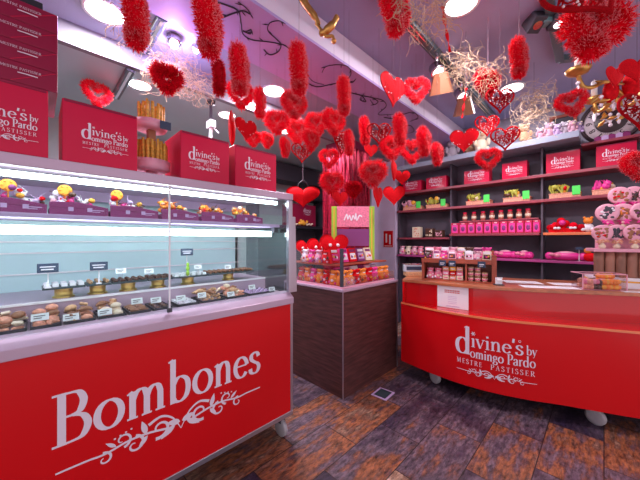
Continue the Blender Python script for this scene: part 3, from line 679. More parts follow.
for px, lb in ((121, 'white price card on the third slate board'), (149, 'white price card on the fourth slate board'), (198, 'white price card on the slate by the green tag'), (228, 'white price card on the rightmost slate board')):
    card(px, 271 if px < 160 else 267, 1.90, .048, .028, lb)
for px, py, lb in ((48, 268, 'dark price tag on stick above leftmost slate board'), (99, 266, 'dark price tag on stick above second slate board'), (187, 252, 'dark price tag above the green and yellow charm')):
    q = on_y(px, py, 1.89)
    t = thing('stick_tag', lb, 'price tag', (q.x, 1.89, 1.168), 0, 'dark stick price tags')
    z = q.z - 1.168
    tg = part('plate', MB().box(-.038, .038, -.003, .003, z - .022, z + .022), 'tag', t, .002)
    part('print', MB().box(-.028, .026, -.0042, -.003, z + .003, z + .008).box(-.024, .02, -.0042, -.003, z - .010, z - .004), 'white', tg)
    part('stick', MB().tube([(0, .004, 0), (0, .004, z)], .003, 6).box(-.012, .012, -.008, .012, 0, .006), 'white', t)
    if px == 187: part('charm', MB().ball((0, -.012, .02), (.012, .01, .018)).ball((0, -.012, .05), (.012, .01, .016)).ball((0, -.012, .075), (.009, .008, .014)), 'lime', t)

# ================================================================ brown wooden cabinet with sweet display
CX0, CX1, CY0, CY1, CZ = 1.90, 2.83, 1.615, 2.45, .962
cab = thing('wooden_cabinet', 'dark brown wood cabinet with pale metal edges carrying sweets display', 'cabinet', (CX0, CY0, 0))
w, d = CX1 - CX0, CY1 - CY0
part('body', MB().box(.006, w - .006, .006, d - .006, .0, CZ - .02), 'dark_wood', cab)
part('edge_strip', MB().box(0, .010, 0, .010, 0, CZ - .02), 'steel', cab); part('edge_strip', MB().box(w - .01, w, 0, .01, 0, CZ - .02), 'steel', cab); part('edge_strip', MB().box(0, .01, d - .01, d, 0, CZ - .02), 'steel', cab)
part('top_trim', MB().box(-.006, w + .006, -.006, d, CZ - .022, CZ), 'pink_steel', cab, .003)
# tall glass display frame on it
dz = CZ
disp = thing('glass_display', 'open glass display frame with middle shelf on the brown cabinet', 'display stand', (CX0 + .02, CY0 + .03, dz + .0005))
dw, dd, dh = w - .04, d - .08, .36
part('base', MB().box(0, dw, 0, dd, 0, .018), 'palepink', disp)
part('post', MB().box(0, .024, 0, .024, .018, dh), 'charcoal', disp)
part('post', MB().box(dw - .018, dw, dd - .018, dd, .018, dh), 'charcoal', disp); part('post', MB().box(0, .014, dd - .014, dd, .018, dh), 'chrome', disp)
part('shelf', MB().box(.028, dw, .10, dd, .195, .210), 'rack_wood', disp)
part('pane', MB().box(.026, dw, .004, .008, .018, .10), 'acrylic', disp)
part('pane', MB().box(.004, .008, .026, dd - .016, .018, .33), 'acrylic', disp)
# sweets in it
def bag(w, h, d, m1, m2, tie='white'):
    """small filled cellophane bag with paler label and knotted top"""
    m = MB(); m.lathe([(w * .44, 0), (w * .55, h * .08), (w * .55, h * .42), (w * .46, h * .62), (w * .30, h * .74), (w * .36, h * .84), (w * .50, h * .98), (w * .34, h * .96), (w * .05, h * .82)], 10)
    for i, v in enumerate(m.v): m.v[i] = (v[0] * (1 + .12 * sin(i * 2.4)), v[1] * d / w, v[2] * (1 + .06 * sin(i * 1.7)))
    l = MB().ball((0, -d * .42, h * .33), (w * .26, d * .14, h * .16), 8, 6)
    k = MB().box(-w * .2, w * .2, -d * .36, -d * .28, h * .70, h * .76)
    c1 = MB().ball((-w * .34, -d * .34, h * .20), (w * .17, d * .2, h * .13), 7, 5); c2 = MB().ball((w * .35, -d * .34, h * .42), (w * .15, d * .18, h * .12), 7, 5); c3 = MB().ball((w * .30, -d * .36, h * .13), (w * .14, d * .18, h * .1), 7, 5)
    return [('bag_body', m, m1), ('label', l, m2), ('tie', k, tie), ('sweet', c1, random.choice(SW)), ('sweet', c2, random.choice(SW)), ('sweet', c3, random.choice(SW))]
def pack(w, h, d, m1, m2):
    T = Matrix.Translation((0, 0, d * .285)) @ Matrix.Rotation(R(-16), 4, 'X')
    def bx(*a):
        m = MB(); m.x = T; return m.box(*a)
    dots = [(mm, MB()) for mm in random.sample(SW, 3)]
    for n_, (mm, m) in enumerate(dots): m.x = T; m.ball((w * (-.2 + .2 * n_), -.003, h * rnd(.3, .45)), (w * .13, .006, w * .13), 8, 5)
    return [('carton', bx(-w / 2, w / 2, 0, d, .0, h), m1), ('window', bx(-w * .38, w * .38, -.002, .001, h * .16, h * .62), m2), ('header', bx(-w * .38, w * .38, -.002, .001, h * .72, h * .9), 'white' if m2 != 'white' else 'plum')] + [('sweet', m, mm) for mm, m in dots]
PK = lambda m1, m2: (lambda: pack(.09, .115, .03, m1, m2))
SW = ('orange', 'red_felt', 'white', 'hotpink', 'palepink', 'purple', 'yellow', 'choc')
def make(name, parts_, label, cat, group, loc, rz=0):
    t = thing(name, label, cat, loc, rz, group)
    for n, m, mm in parts_: part(n, m, mm, t)
    return t
protos = {}
def spawn(key, builder, name, label, cat, group, loc, rz=0, scale=1):
    if key not in protos:
        t = make(name, builder(), label, cat, group, loc, rz); t.scale = (scale,) * 3; protos[key] = t; return t
    t = dup(protos[key], loc, (0, 0, rz), scale, label, group); t['category'] = cat; t.name = name; return t
face = lambda x, y: math.atan2(y, x) + pi / 2        # turns a local -y front toward the entrance side
B = lambda m1, m2: (lambda: bag(.085, .12, .06, m1, m2))
zb = dz + .019
wo = [('orange', 'yellow'), ('orange', 'white'), ('red_felt', 'white'), ('orange', 'red_felt'), ('red_felt', 'yellow'), ('hotpink', 'white')]
nf = ('first', 'second', 'third', 'fourth', 'fifth', 'sixth', 'seventh', 'eighth', 'ninth')
cn = lambda s: {'red_felt': 'red', 'hotpink': 'hot pink', 'palepink': 'pale pink', 'milk': 'brown', 'choc': 'dark brown'}.get(s, s)
for i in range(8):                                    # front row, along the long side
    m1, m2 = wo[i % 6]
    spawn(('bag', m1, m2), B(m1, m2), 'sweet_bag', f'{cn(m1)} sweet bag, {nf[i]} from the dark post in front row', 'sweet bag', 'sweet bags in the lower display', (CX0 + .08 + i * .105, CY0 + .085, zb), rnd(-.2, .2), 1.12)
for i in range(6):
    m1, m2 = (('hotpink', 'white'), ('palepink', 'white'), ('white', 'palepink'), ('plum', 'white'), ('palepink', 'hotpink'), ('lilac', 'hotpink'))[i]
    spawn(('pack', m1, m2), PK(m1, m2), 'sweet_pack', f'tilted {cn(m1)} sweet pack, {nf[i]} in the second row of lower display', 'sweet pack', 'sweet packs in the lower display', (CX0 + .19 + i * .115, CY0 + .17, zb), rnd(-.2, .2), 1.28)
for i in range(6):                                    # short side, seen on the left
    m1, m2 = (('orange', 'white'), ('red_felt', 'white'), ('orange', 'yellow'), ('hotpink', 'white'), ('orange', 'red_felt'), ('red_felt', 'yellow'))[i]
    spawn(('bag', m1, m2), B(m1, m2), 'sweet_bag', f'{cn(m1)} sweet bag, {nf[i]} behind the dark post along left side', 'sweet bag', 'sweet bags along the left of the display', (CX0 + .075, CY0 + .175 + i * .09, zb), -pi / 2 + rnd(-.2, .2), 1.12)
zs = dz + .2115
for i in range(5):
    m1, m2 = (('red_felt', 'hotpink'), ('hotpink', 'white'), ('red_felt', 'white'), ('purple', 'lilac'), ('cream', 'white'))[i]
    spawn(('pack', m1, m2), PK(m1, m2), 'sweet_pack', f'{cn(m1)} sweet pack, {nf[i]} from the left on the display upper shelf', 'sweet pack', 'sweet packs on the display upper shelf', (CX0 + .12 + i * .135, CY0 + .185, zs), rnd(-.2, .2), 1.2)
for i in range(4):
    m1, m2 = (('red_felt', 'white'), ('palepink', 'white'), ('hotpink', 'white'), ('white', 'red_felt'))[i]
    spawn(('bag', m1, m2), B(m1, m2), 'sweet_bag', f'{cn(m1)} sweet bag, {nf[i]} along the left edge of upper shelf', 'sweet bag', 'sweet bags on the left edge upper shelf', (CX0 + .09, CY0 + .29 + i * .10, zs), -pi / 2 + rnd(-.2, .2), 1.05)

# ---------------------------------------------------------------- hearts
def heart2(n=48, w=1.0):
    P = []
    for i in range(n):
        a = 2 * pi * i / n
        P.append((16 * sin(a) ** 3 / 32 * w, (13 * cos(a) - 5 * cos(2 * a) - 2 * cos(3 * a) - cos(4 * a) + 2.5) / 32 * w))
    return P
def inside(p, poly):
    c = False; n = len(poly)
    for i in range(n):
        a, b = poly[i], poly[i - 1]
        if (a[1] > p[1]) != (b[1] > p[1]) and p[0] < (b[0] - a[0]) * (p[1] - a[1]) / (b[1] - a[1]) + a[0]: c = not c
    return c
def boa(rad, hairs, cw, m1='red_fur', flat=1.0):
    """fluffy feather-boa heart, about 1 unit tall, in the local xz plane"""
    P = [Vector((x, 0, z)) for x, z in heart2(40, cw)]
    m = MB().tube(P, rad * .8, 8, True); n = len(P)
    for k in range(hairs):
        f = rnd(0, n); i = int(f) % n; p = P[i].lerp(P[(i + 1) % n], f % 1); d = (P[(i + 1) % n] - P[i - 1]).normalized()
        u = d.cross(Vector((0, 1, 0))).normalized(); a = rnd(0, 2 * pi)
        o = (u * cos(a) + Vector((0, 1, 0)) * sin(a) * flat + d * rnd(-.5, .5)).normalized(); s_ = o.cross(d).normalized() * .008 if rnd(0, 1) < .5 else d * .008
        l = rad * rnd(.4, 1.05); b0 = p + o * rad * .7; b1 = b0 + o * l * .72 + Vector((rnd(-.01, .01), 0, rnd(-.02, .005))); b2 = b0 + o * l
        m.put([b0 - s_, b0 + s_, b1 + s_ * .7, b1 - s_ * .7, b2], [(0, 1, 2, 3)], 0); k0 = len(m.v)
        m.f.append((k0 - 2, k0 - 3, k0 - 1)); m.m.append(1); m.s.append(False)
    return m.mesh('feather_heart', [m1, 'red_tip' if m1 == 'red_fur' else 'red_fur'])
def lattice(n, m1, cw=.95):
    P = heart2(48, cw); m = MB().tube([(x, 0, z) for x, z in P], .035, 7, True)
    big = heart2(48, cw * .97)
    for k in range(n):
        c = (rnd(-.35, .35) * cw, rnd(-.42, .4) * cw)
        if not inside(c, big): continue
        pts = []
        a0 = rnd(0, 6.28); r = rnd(.06, .18)
        for i in range(9):
            q = (c[0] + r * cos(a0 + i * .6) + i * .01, c[1] + r * sin(a0 + i * .6))
            if inside(q, big): pts.append((q[0], rnd(-.03, .03), q[1]))
            elif len(pts) > 2: break
            else: pts = []
        if len(pts) > 2: m.tube(pts, .015, 4)
    return m.mesh('lattice_heart', [m1])
def specks(n, cw=.95):
    big = heart2(48, cw); m = MB()
    while n:
        c = (rnd(-.5, .5), rnd(-.6, .5))
        if inside(c, big): m.ball((c[0], rnd(-.05, -.035), c[1]), .018, 5, 4); n -= 1
    return m.mesh('bead', ['speck'])
def puffy(cw, thick, m1):
    P = heart2(40, cw); m = MB(); n = len(P); vs = []; fs = []
    for side in (-1, 1):
        o = len(vs); K = 5
        for k in range(K):
            s_ = 1 - k / K; y = side * thick * math.sqrt(1 - (s_ * .98) ** 2)
            vs += [(x * s_, y, z * s_ + .02 * (1 - s_)) for x, z in P]
        vs.append((0, side * thick, .02))
        for k in range(K - 1):
            for i in range(n):
                q = (o + k * n + i, o + k * n + (i + 1) % n, o + (k + 1) * n + (i + 1) % n, o + (k + 1) * n + i); fs.append(q if side > 0 else q[::-1])
        for i in range(n):
            q = (o + (K - 1) * n + i, o + (K - 1) * n + (i + 1) % n, o + K * n); fs.append(q if side > 0 else q[::-1])
    fs += [(i, (i + 1) % n, K * n + 1 + (i + 1) % n, K * n + 1 + i)[::-1] for i in range(n)]
    m.put(vs, fs, 0, True); return m.mesh('padded_heart', [m1])
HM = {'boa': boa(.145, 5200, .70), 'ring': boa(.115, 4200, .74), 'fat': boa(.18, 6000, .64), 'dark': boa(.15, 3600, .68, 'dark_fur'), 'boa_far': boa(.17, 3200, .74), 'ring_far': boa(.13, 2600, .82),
      'lat': lattice(70, 'red_glitter'), 'felt': puffy(1.0, .10, 'red_felt'), 'glit': puffy(.98, .08, 'red_glitter')}
BEAD = specks(34)
NM = {'boa': 'hanging_feather_heart', 'ring': 'hanging_feather_heart', 'fat': 'hanging_feather_heart', 'dark': 'hanging_feather_heart', 'boa_far': 'hanging_feather_heart', 'ring_far': 'hanging_feather_heart', 'lat': 'hanging_lattice_heart', 'felt': 'hanging_felt_heart', 'glit': 'hanging_glitter_heart'}
GR = {'boa': 'feather hearts hanging from the ceiling', 'lat': 'openwork hearts hanging from the ceiling', 'felt': 'plain red hearts hanging from the ceiling', 'glit': 'glittery hearts hanging from the ceiling'}
PLACED = []
def heart(kind, px, py, size, hpx, yaw, label, roll=0, string=True, top=None, t=None):
    t = t or size * F / hpx
    s0_, t0_ = size, t
    for k_ in (1, .93, 1.08, .87, 1.16, .81, 1.25, .75, 1.34, .7, 1.42, .65):
        q = at_t(px, py, t0_ * k_); size = s0_ * k_; cz = ceil_at(q.y) if top is None else top
        if q.z + size * .5 > cz: continue
        if all((q - q2).length > .56 * (size + s2) for q2, s2 in PLACED): break
    else:
        size = s0_; q = at_t(px, py, t0_); cz = ceil_at(q.y) if top is None else top
    PLACED.append((q.copy(), size))
    if q.z + size * .5 > cz: q.z = cz - size * .52
    rz = math.atan2(q.y, q.x) - pi / 2 + R(yaw)
    o = thing(NM[kind], label, 'hanging heart', q, rz, GR.get(kind, GR['boa']))
    part('heart', HM[kind], None, o, rot=(0, R(roll), 0)).scale = (size * .9, size * .78, size * .94) if kind in ('boa', 'ring', 'fat', 'dark', 'boa_far', 'ring_far') else (size,) * 3
    if kind in ('lat', 'glit'):
        b = part('bead', BEAD, None, o, rot=(0, R(roll), 0)); b.scale = (size,) * 3; setp(b, 'pale beads', kind='stuff')
    if string:
        part('string', MB().tube([(0, 0, size * .25), (0, 0, cz - q.z)], .0006, 4), 'string', o)
    return o
hl = [
 # kind, px, py, size, height px, yaw, label
 ('boa', 136, 20, .26, 66, 82, 'long feather heart seen edge on at top, above the breadsticks'),
 ('boa', 209, 27, .26, 68, 76, 'large feather heart edge on, right of the dazzling spotlight', -8),
 ('ring_far', 97, 95, .24, 28, 20, 'fluffy feather heart hanging just above the left cake box'),
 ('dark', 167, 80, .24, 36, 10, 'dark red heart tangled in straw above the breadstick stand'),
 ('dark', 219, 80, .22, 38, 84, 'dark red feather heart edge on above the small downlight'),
 ('boa', 240, 73, .25, 52, 80, 'feather heart edge on above a dark ring heart'),
 ('ring_far', 241, 96, .22, 30, 15, 'ring shaped feather heart right below an edge on feather heart'),
 ('boa_far', 260, 105, .20, 30, 80, 'narrow feather heart edge on just left of the soffit downlight'),
 ('boa', 299, 72, .24, 52, 82, 'tall feather heart edge on amid the ceiling vines'),
 ('boa', 294, 106, .23, 32, 25, 'feather heart hanging under the tall edge on one, top centre'),
 ('boa_far', 277, 123, .23, 27, 0, 'feather heart below the soffit downlight'),
 ('glit', 246, 130, .20, 25, 30, 'glittery heart right of the small white camera'),
 ('felt', 232, 130, .24, 34, 86, 'thin flat heart seen edge on above the third cake box'),
 ('boa_far', 253, 139, .16, 18, 10, 'small feather heart just above the rightmost cake box'),
 ('boa_far', 267, 141, .16, 17, 40, 'small feather heart over the right corner of last cake box'),
 ('boa_far', 285, 148, .18, 21, 70, 'narrow feather heart beside the far downlight, above case end'),
 ('boa_far', 297, 132, .25, 27, 20, 'broad feather heart left of the twin fluffy hearts'),
 ('lat', 302, 153, .20, 22, 10, 'openwork heart hanging above the big heart bag'),
 ('boa_far', 311, 141, .20, 22, 40, 'feather heart tucked right of the openwork heart'),
 ('boa_far', 317, 125, .23, 26, 0, 'left one of the twin fluffy hearts under the vines'),
 ('boa_far', 334, 123, .23, 28, 35, 'right one of the twin fluffy hearts under the vines'),
 ('boa', 344, 98, .25, 40, 84, 'feather heart edge on below the second vine, centre'),
 ('lat', 341, 143, .24, 30, 60, 'narrow openwork heart at upper left of the tinsel pillar'),
 ('boa_far', 349, 144, .22, 26, 80, 'feather heart edge on, right behind a narrow openwork heart'),
 ('ring_far', 329, 159, .22, 22, 0, 'wreath heart at the upper left edge of tinsel pillar'),
 ('boa_far', 332, 184, .24, 26, 10, 'feather heart on the left half of the tinsel pillar'),
 ('felt', 340, 199, .16, 17, 20, 'small plain heart above the left lime post'),
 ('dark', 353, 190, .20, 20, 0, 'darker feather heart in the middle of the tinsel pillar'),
 ('fat', 373, 174, .26, 30, 0, 'broad feather heart at the right edge of tinsel pillar'),
 ('felt', 378, 197, .22, 23, 68, 'narrow dark heart below the broad feather heart'),
 ('boa_far', 365, 132, .24, 28, 80, 'feather heart edge on left of the beaded openwork heart'),
 ('lat', 379, 134, .22, 24, 10, 'beaded openwork heart below the second vine end'),
 ('felt', 371, 151, .16, 15, 25, 'small plain heart under the beaded openwork heart'),
 ('boa_far', 400, 131, .24, 32, 78, 'upright feather heart edge on, above a rounder one near pale pier'),
 ('boa_far', 392, 148, .24, 27, 20, 'round feather heart at top of the pale pier'),
 ('ring_far', 412, 152, .24, 27, 10, 'wreath heart with a clear hole above the first shelf box'),
 ('boa_far', 424, 143, .22, 30, 76, 'feather heart edge on touching the wreath with clear hole'),
 ('boa_far', 437, 155, .22, 24, 72, 'feather heart edge on above the second shelf box'),
 ('felt', 402, 178, .18, 17, 20, 'plain red heart left of the first shelf box'),
 ('felt', 394, 171, .20, 22, 80, 'thin edge on heart beside the pale pier'),
 ('felt', 394, 196, .21, 22, 8, 'plain red heart in front of the pale pier, lowest there'),
 ('glit', 393, 91, .29, 37, 50, 'large flat glittery heart beside the ceiling track'),
 ('ring', 416, 91, .26, 31, 10, 'spiky wreath heart right of the large flat glittery heart'),
 ('boa', 395, 13, .26, 54, 62, 'big feather heart at top centre touching the ceiling track'),
 ('glit', 464, 141, .26, 27, 6, 'glossy beaded heart in front of the top shelf corner'),
 ('dark', 487, 84, .26, 32, 40, 'dark feather heart wrapped in pale straw'),
 ('lat', 500, 101, .22, 28, 30, 'openwork heart directly under the straw wrapped one'),
 ('lat', 487, 126, .22, 23, 20, 'openwork heart beside the glossy beaded heart'),
 ('lat', 505, 139, .23, 26, 10, 'openwork beaded heart in front of shelf plush toys'),
 ('ring', 488, 160, .24, 27, 0, 'spiky wreath heart in front of the third shelf box'),
 ('boa', 519, 60, .26, 42, 80, 'feather heart edge on hanging alone against the right ceiling'),
]
for r in hl: heart(*r)
# hearts about the chandelier
heart('ring', 572, 104, .25, 31, 12, 'wreath heart hanging beneath the chandelier candle arm', roll=-12, top=2.38)
heart('fat', 594, 30, .36, 66, 30, 'huge fluffy feather heart in the top right corner', roll=10)
heart('lat', 590, -12, .46, 76, 25, 'huge openwork heart cut by the top edge, upper right', roll=-30)
heart('lat', 641, 112, .24, 42, 40, 'openwork heart at the right edge covering part of clock')
heart('felt', 615, 78, .12, 24, 60, 'plain red heart hanging among the chandelier crystals', top=2.55)
heart('felt', 637, 70, .13, 28, 25, 'plain red heart at right edge among chandelier ornaments', top=2.6)
heart('boa', 640, 166, .22, 34, 20, 'feather heart at the right edge above the lollipop tower')
# heart bag
q = at_t(303, 197, 3.0)
hb = thing('hanging_heart_bag', 'wide red heart shaped bag with thin black handle', 'bag', q, math.atan2(q.y, q.x) - pi / 2)
part('body', puffy(1.0, .14, 'red_felt'), None, hb).scale = (.36, .32, .25)
m = MB().tube(catmull([(-.05, 0, .05), (-.05, 0, .13), (0, 0, .17), (.05, 0, .13), (.05, 0, .05)], 6), .006, 6); part('handle', m, 'black', hb)
part('string', MB().tube([(0, 0, .17), (0, 0, ceil_at(q.y) - q.z - .001)], .0015, 4), 'string', hb)
# hearts standing in the sweets display
for i, (px, py, s_, lb) in enumerate(((309, 240, .24, 'red plush heart standing at left end of sweets display'), (327, 236, .26, 'red plush heart above the display left side'), (333, 229, .30, 'large fuzzy red heart in front of the left lime post'), (322, 262, .15, 'pink plush heart low at the left of display'))):
    q = Vector((CX0 + (.20, .22, .28, .16)[i], CY0 + (.70, .52, .36, .64)[i], zs if i < 3 else zb))
    m_ = 'felt'
    t = thing('plush_heart', lb, 'plush heart', (q.x, q.y, q.z + s_ * (.44 if m_ == 'fat' else .50)), -pi / 2 + R((40, 50, 45, 45)[i]), 'plush hearts in the sweets display')
    part('heart', HM[m_], None, t).scale = (s_,) * 3
    for e in (-1, 1): part('eye', MB().ball((e * s_ * .13, -s_ * (.12 if m_ == 'felt' else .22), s_ * .08), s_ * .06, 7, 5), 'white', t)
# red ribbons
def ribbon_obj(px0, py0, px1, py1, t_, lb):
    a, b = at_t(px0, py0, t_), at_t(px1, py1, t_)
    top = ceil_at(a.y); m = MB(); d = Vector((Q, -Q, 0))
    n = 26; L = []; 
    for i in range(n + 1):
        p = a.lerp(b, i / n); wv = i / n * 9; wd = (d * cos(wv) + Vector((Q, Q, 0)) * sin(wv)) * .014 * (1 - .5 * i / n)
        L += [p - a + wd, p - a - wd]
    th = Vector((.0015, .0015, 0))
    m.put(L + [v + th for v in L], [(2 * i, 2 * i + 1, 2 * i + 3, 2 * i + 2) for i in range(n)] + [(2 * n + 2 + 2 * i + 2, 2 * n + 2 + 2 * i + 3, 2 * n + 2 + 2 * i + 1, 2 * n + 2 + 2 * i) for i in range(n)], 0, True)
    o = thing('hanging_ribbon', lb, 'ribbon', a); part('ribbon', m, 'red_felt', o)
    part('string', MB().tube([(0, 0, 0), (0, 0, max(.01, top - a.z - .001))], .0015, 4), 'string', o)
ribbon_obj(442, 6, 450, 52, 1.75, 'twisted red ribbon hanging left of the large downlight')
ribbon_obj(466, 88, 462, 118, 2.3, 'short red ribbon hanging left of straw wrapped heart')
# straw bundles ----------------------------------------------------------------
def straw(px, py, t_, w, h, n, lb, sx=1):
    q = at_t(px, py, t_); top = ceil_at(q.y); q.z = min(q.z, top - h * .52)
    m = MB()
    for k in range(n):
        a = rnd(0, 6.28); P = []; p = Vector((rnd(-.3, .3) * w, rnd(-.3, .3) * w, rnd(-.2, .5) * h)); d = Vector((rnd(-1, 1), rnd(-1, 1), rnd(-.8, .4)))
        for i in range(6):
            P.append(p.copy()); p = p + d * .2 * w; d = (d + Vector((rnd(-.9, .9), rnd(-.9, .9), rnd(-.9, .7)))).normalized() * 1.0
            p.x = max(-w * .55, min(w * .55, p.x)); p.y = max(-w * .55, min(w * .55, p.y)); p.z = max(-h * .55, min(h * .5, p.z))
        m.tube(catmull(P, 4), .0014, 3)
    o = thing('straw_bundle', lb, 'straw bundle', q, 0, 'pale straw bundles hanging from the ceiling')
    s_ = part('straw', m, 'straw', o); setp(s_, kind='stuff')
    part('string', MB().tube([(0, 0, h * .3), (0, 0, top - q.z - .001)], .0015, 4), 'string', o)
straw(170, 74, 2.05, .28, .26, 120, 'pale straw tangle above the breadstick stand')
straw(193, 84, 2.1, .28, .16, 60, 'wispy straw right of the breadstick straw tangle')
straw(128, 28, 1.7, .22, .22, 45, 'wispy straw beside the first long feather heart')
straw(427, 18, 1.6, .26, .30, 70, 'loose straw between top centre feather heart and red ribbon')
straw(462, 68, 2.46, .28, .30, 95, 'thick straw bundle in the middle of the lavender ceiling')
straw(488, 80, 2.15, .24, .26, 45, 'straw wrapped round the dark feather heart')
straw(534, 112, 2.7, .30, .46, 120, 'thick straw bundle above the shelf plush toys')
straw(394, 10, 1.3, .16, .2, 20, 'thin straw over the top centre feather heart')

# ================================================================ tinsel pillar
PX, PY = 2.96, 2.42
struct('trim_4', MB().box(PX, PX + .42, PY, PY + .42, 0, Zl), 'tinsel_dark')
m = MB()
for k in range(900):
    s_ = rnd(0, 1.0); z1 = 2.66 - rnd(0, .03); z0 = rnd(.9, 1.25); off = rnd(.006, .03)
    x, y, dx, dy = (PX - off, PY - .03 + s_ * .48, 0, 1) if k % 2 else (PX - .03 + s_ * .48, PY - off, 1, 0)
    w_ = rnd(.0025, .005); P = []
    for i in range(7):
        f = i / 6; jx = rnd(-.01, .01); jo = rnd(-.006, .006); tw = rnd(-1, 1) * .004
        P += [(x + dx * (jx - w_) + dy * (jo - tw), y + dy * (jx - w_) + dx * (jo - tw), z1 + (z0 - z1) * f), (x + dx * (jx + w_) + dy * (jo + tw), y + dy * (jx + w_) + dx * (jo + tw), z1 + (z0 - z1) * f)]
    m.put(P, [(2 * i, 2 * i + 1, 2 * i + 3, 2 * i + 2) for i in range(6)])
solo('tinsel_curtain', m, 'tinsel', 'shiny red tinsel fringe curtain wrapped around the square pillar', 'tinsel curtain', kind='stuff')
# pink sign on lime posts in front of it
a, b = on_y(337, 0, 2.28), on_y(374, 0, 2.0)
sg = thing('pink_sign', 'glittery pink sign between two striped lime posts', 'sign', (2.50, 1.98, zs), R(-45))
# stands on the display shelf: width along the view's horizontal
sw = .42
for e in (-1, 1):
    part('post', MB().box(e * sw / 2 - .028, e * sw / 2 + .028, -.015, .015, 0, .60), 'lime', sg, .003)
    part('stripe', MB().box(e * sw / 2 - .008, e * sw / 2 + .004, -.0165, -.014, .02, .58), 'yellow', sg)
bd = part('board', MB().box(-sw / 2 + .03, sw / 2 - .03, -.012, .012, .37, .60), 'pink', sg, .003)
m = MB(); f = lambda u, v: (-.10 + u, -.0135, .42 + v * 1.3); m.ribbon(C((0, .02), (.03, .07), (.04, .03), (.06, .06), (.08, .02), (.10, .06), (.12, .03), (.13, .08), (.14, .02), (.17, .06), (.20, .05)), .012, f)
part('script', m, 'white', bd)
part('lower_board', MB().box(-sw / 2 + .03, sw / 2 - .03, -.008, .008, .16, .35), 'purple', sg)

# ================================================================ shelving on the back-left wall behind the case end
rk = thing('hanging_shelf', 'dark wall shelf left of the tinsel pillar', 'shelf', (2.55, YW - .36, 0))
part('board', MB().box(0, 1.55, 0, .35, 1.61, 1.66), 'black', rk); part('board', MB().box(.35, 1.55, 0, .35, 2.16, 2.19), 'black', rk); part('board', MB().box(0, 1.55, 0, .35, 2.45, 2.74), 'charcoal', rk)
part('side', MB().box(-.03, 0, 0, .35, 0, 2.745), 'charcoal', rk); part('side', MB().box(1.55, 1.58, 0, .35, 0, 2.745), 'charcoal', rk)
part('lower_panel', MB().box(0, 1.55, .30, .35, 0, 1.60), 'charcoal', rk)
cake_box(.62, .25, .40, 'hamper_box', 'dark red box with yellow flowers on the distant wall shelf', None, (3.22, YW - .34, 1.6605), m_='wine_box', logo_w=.3, lx=.5, lz=.5)
fl = thing('flower_spray', 'yellow flower spray before the dark red box on distant shelf', 'flowers', (3.52, YW - .352, 1.6605))
m = MB(); [m.ball((rnd(-.12, .12), rnd(-.002, 0) - .02, rnd(.04, .10)), rnd(.02, .035), 7, 5) for k in range(14)]; part('bloom', m, 'yellow', fl)
m = MB(); [m.ball((-.22 + .0325 * k, -.01, rnd(.015, .05)), rnd(.012, .022), 6, 4) for k in range(14)]; part('petal', m, 'cream', fl)
# red wall poster
q = on_x(388, 239, 4.29)
t = thing('red_poster', 'small red poster with white figures on the pale pier', 'poster', (4.298, q.y, q.z))
pb_ = part('sheet', MB().box(-.004, 0, -.09, .09, -.14, .14), 'red_felt', t)
part('figure', MB().box(-.0055, -.004, .02, .05, -.06, .09).box(-.0055, -.004, -.05, -.02, -.09, .07).box(-.0055, -.004, -.07, .07, -.125, -.115), 'white', pb_)

# ================================================================ big wall shelving on the right
SX = 4.30
ST = thing('display_shelving', 'tall dark shelving with red edged boards covering the right wall', 'shelving', (SX, 0, 0))
YA, YZ = -1.2, 2.47
part('back', MB().box(.29, .318, YA, YZ, .0, 2.53), 'shelf_back', ST)
ups = [on_x(p_, 200, SX).y for p_ in (543, 450.6)]
for y in (YZ - .03, ups[0], ups[1], YA): part('upright', MB().box(.06, .29, y + .008, y + .028, 0, 2.53), 'shelf_back', ST)
Z2, Z3, Z4, Z4R, Z5 = 2.19, 1.89, 1.44, 1.488, 1.16
for z in (Z2, Z3): part('board', MB().box(0, .289, YA, YZ, z - .035, z), 'shelf_wood', ST, .003)
part('board', MB().box(0.02, .289, ups[1] + .03, YZ, Z4 - .03, Z4), 'shelf_wood', ST, .003)
part('board', MB().box(-.05, .289, ups[0] + .03, ups[1], Z4R - .03, Z4R), 'shelf_wood', ST, .003)
yj0, yj1 = on_x(538, 215, SX).y, on_x(458, 215, SX).y
part('board', MB().box(.06, .289, yj0, yj1, 1.655, 1.675), 'shelf_wood', ST, .003)
part('board', MB().box(0, .289, YA, ups[0], Z4R - .03, Z4R), 'edge_wood', ST, .003)
part('board', MB().box(0, .289, YA, YZ, Z5 - .03, Z5), 'magenta', ST, .003)
yt0 = on_x(580, 140, SX).y
part('top_board', MB().box(-.12, .318, yt0, YZ, 2.53, 2.60), 'top_shelf', ST, .004)
part('top_board', MB().box(.02, .318, YA, yt0 - .01, 2.45, 2.48), 'shelf_wood', ST, .004)

def shelf_y(px): return on_x(px, 200, SX + .03).y
# row of red house boxes
gbx = 'house cake boxes on the upper shelf'
for a, b, h, lb in ((403, 421, .17, 'small red box at left end of upper shelf row'), (426, 446, .18, 'second red house box from left on upper shelf'), (464, 489, .19, 'third red house box on upper shelf, partly behind wreath heart'), (502, 527, .21, 'fourth red house box from left on upper shelf'),
                    (546, 580, .24, 'fifth red house box on upper shelf, below framed picture'), (596, 637, .23, 'red house box on upper shelf under the clock')):
    ya, yb = shelf_y(a), shelf_y(b)
    cake_box(ya - yb, .16, h, 'house_box', lb, gbx, (SX + .03, ya, Z2 + .0005), -pi / 2, logo_w=.66, lx=.17, lz=.18)
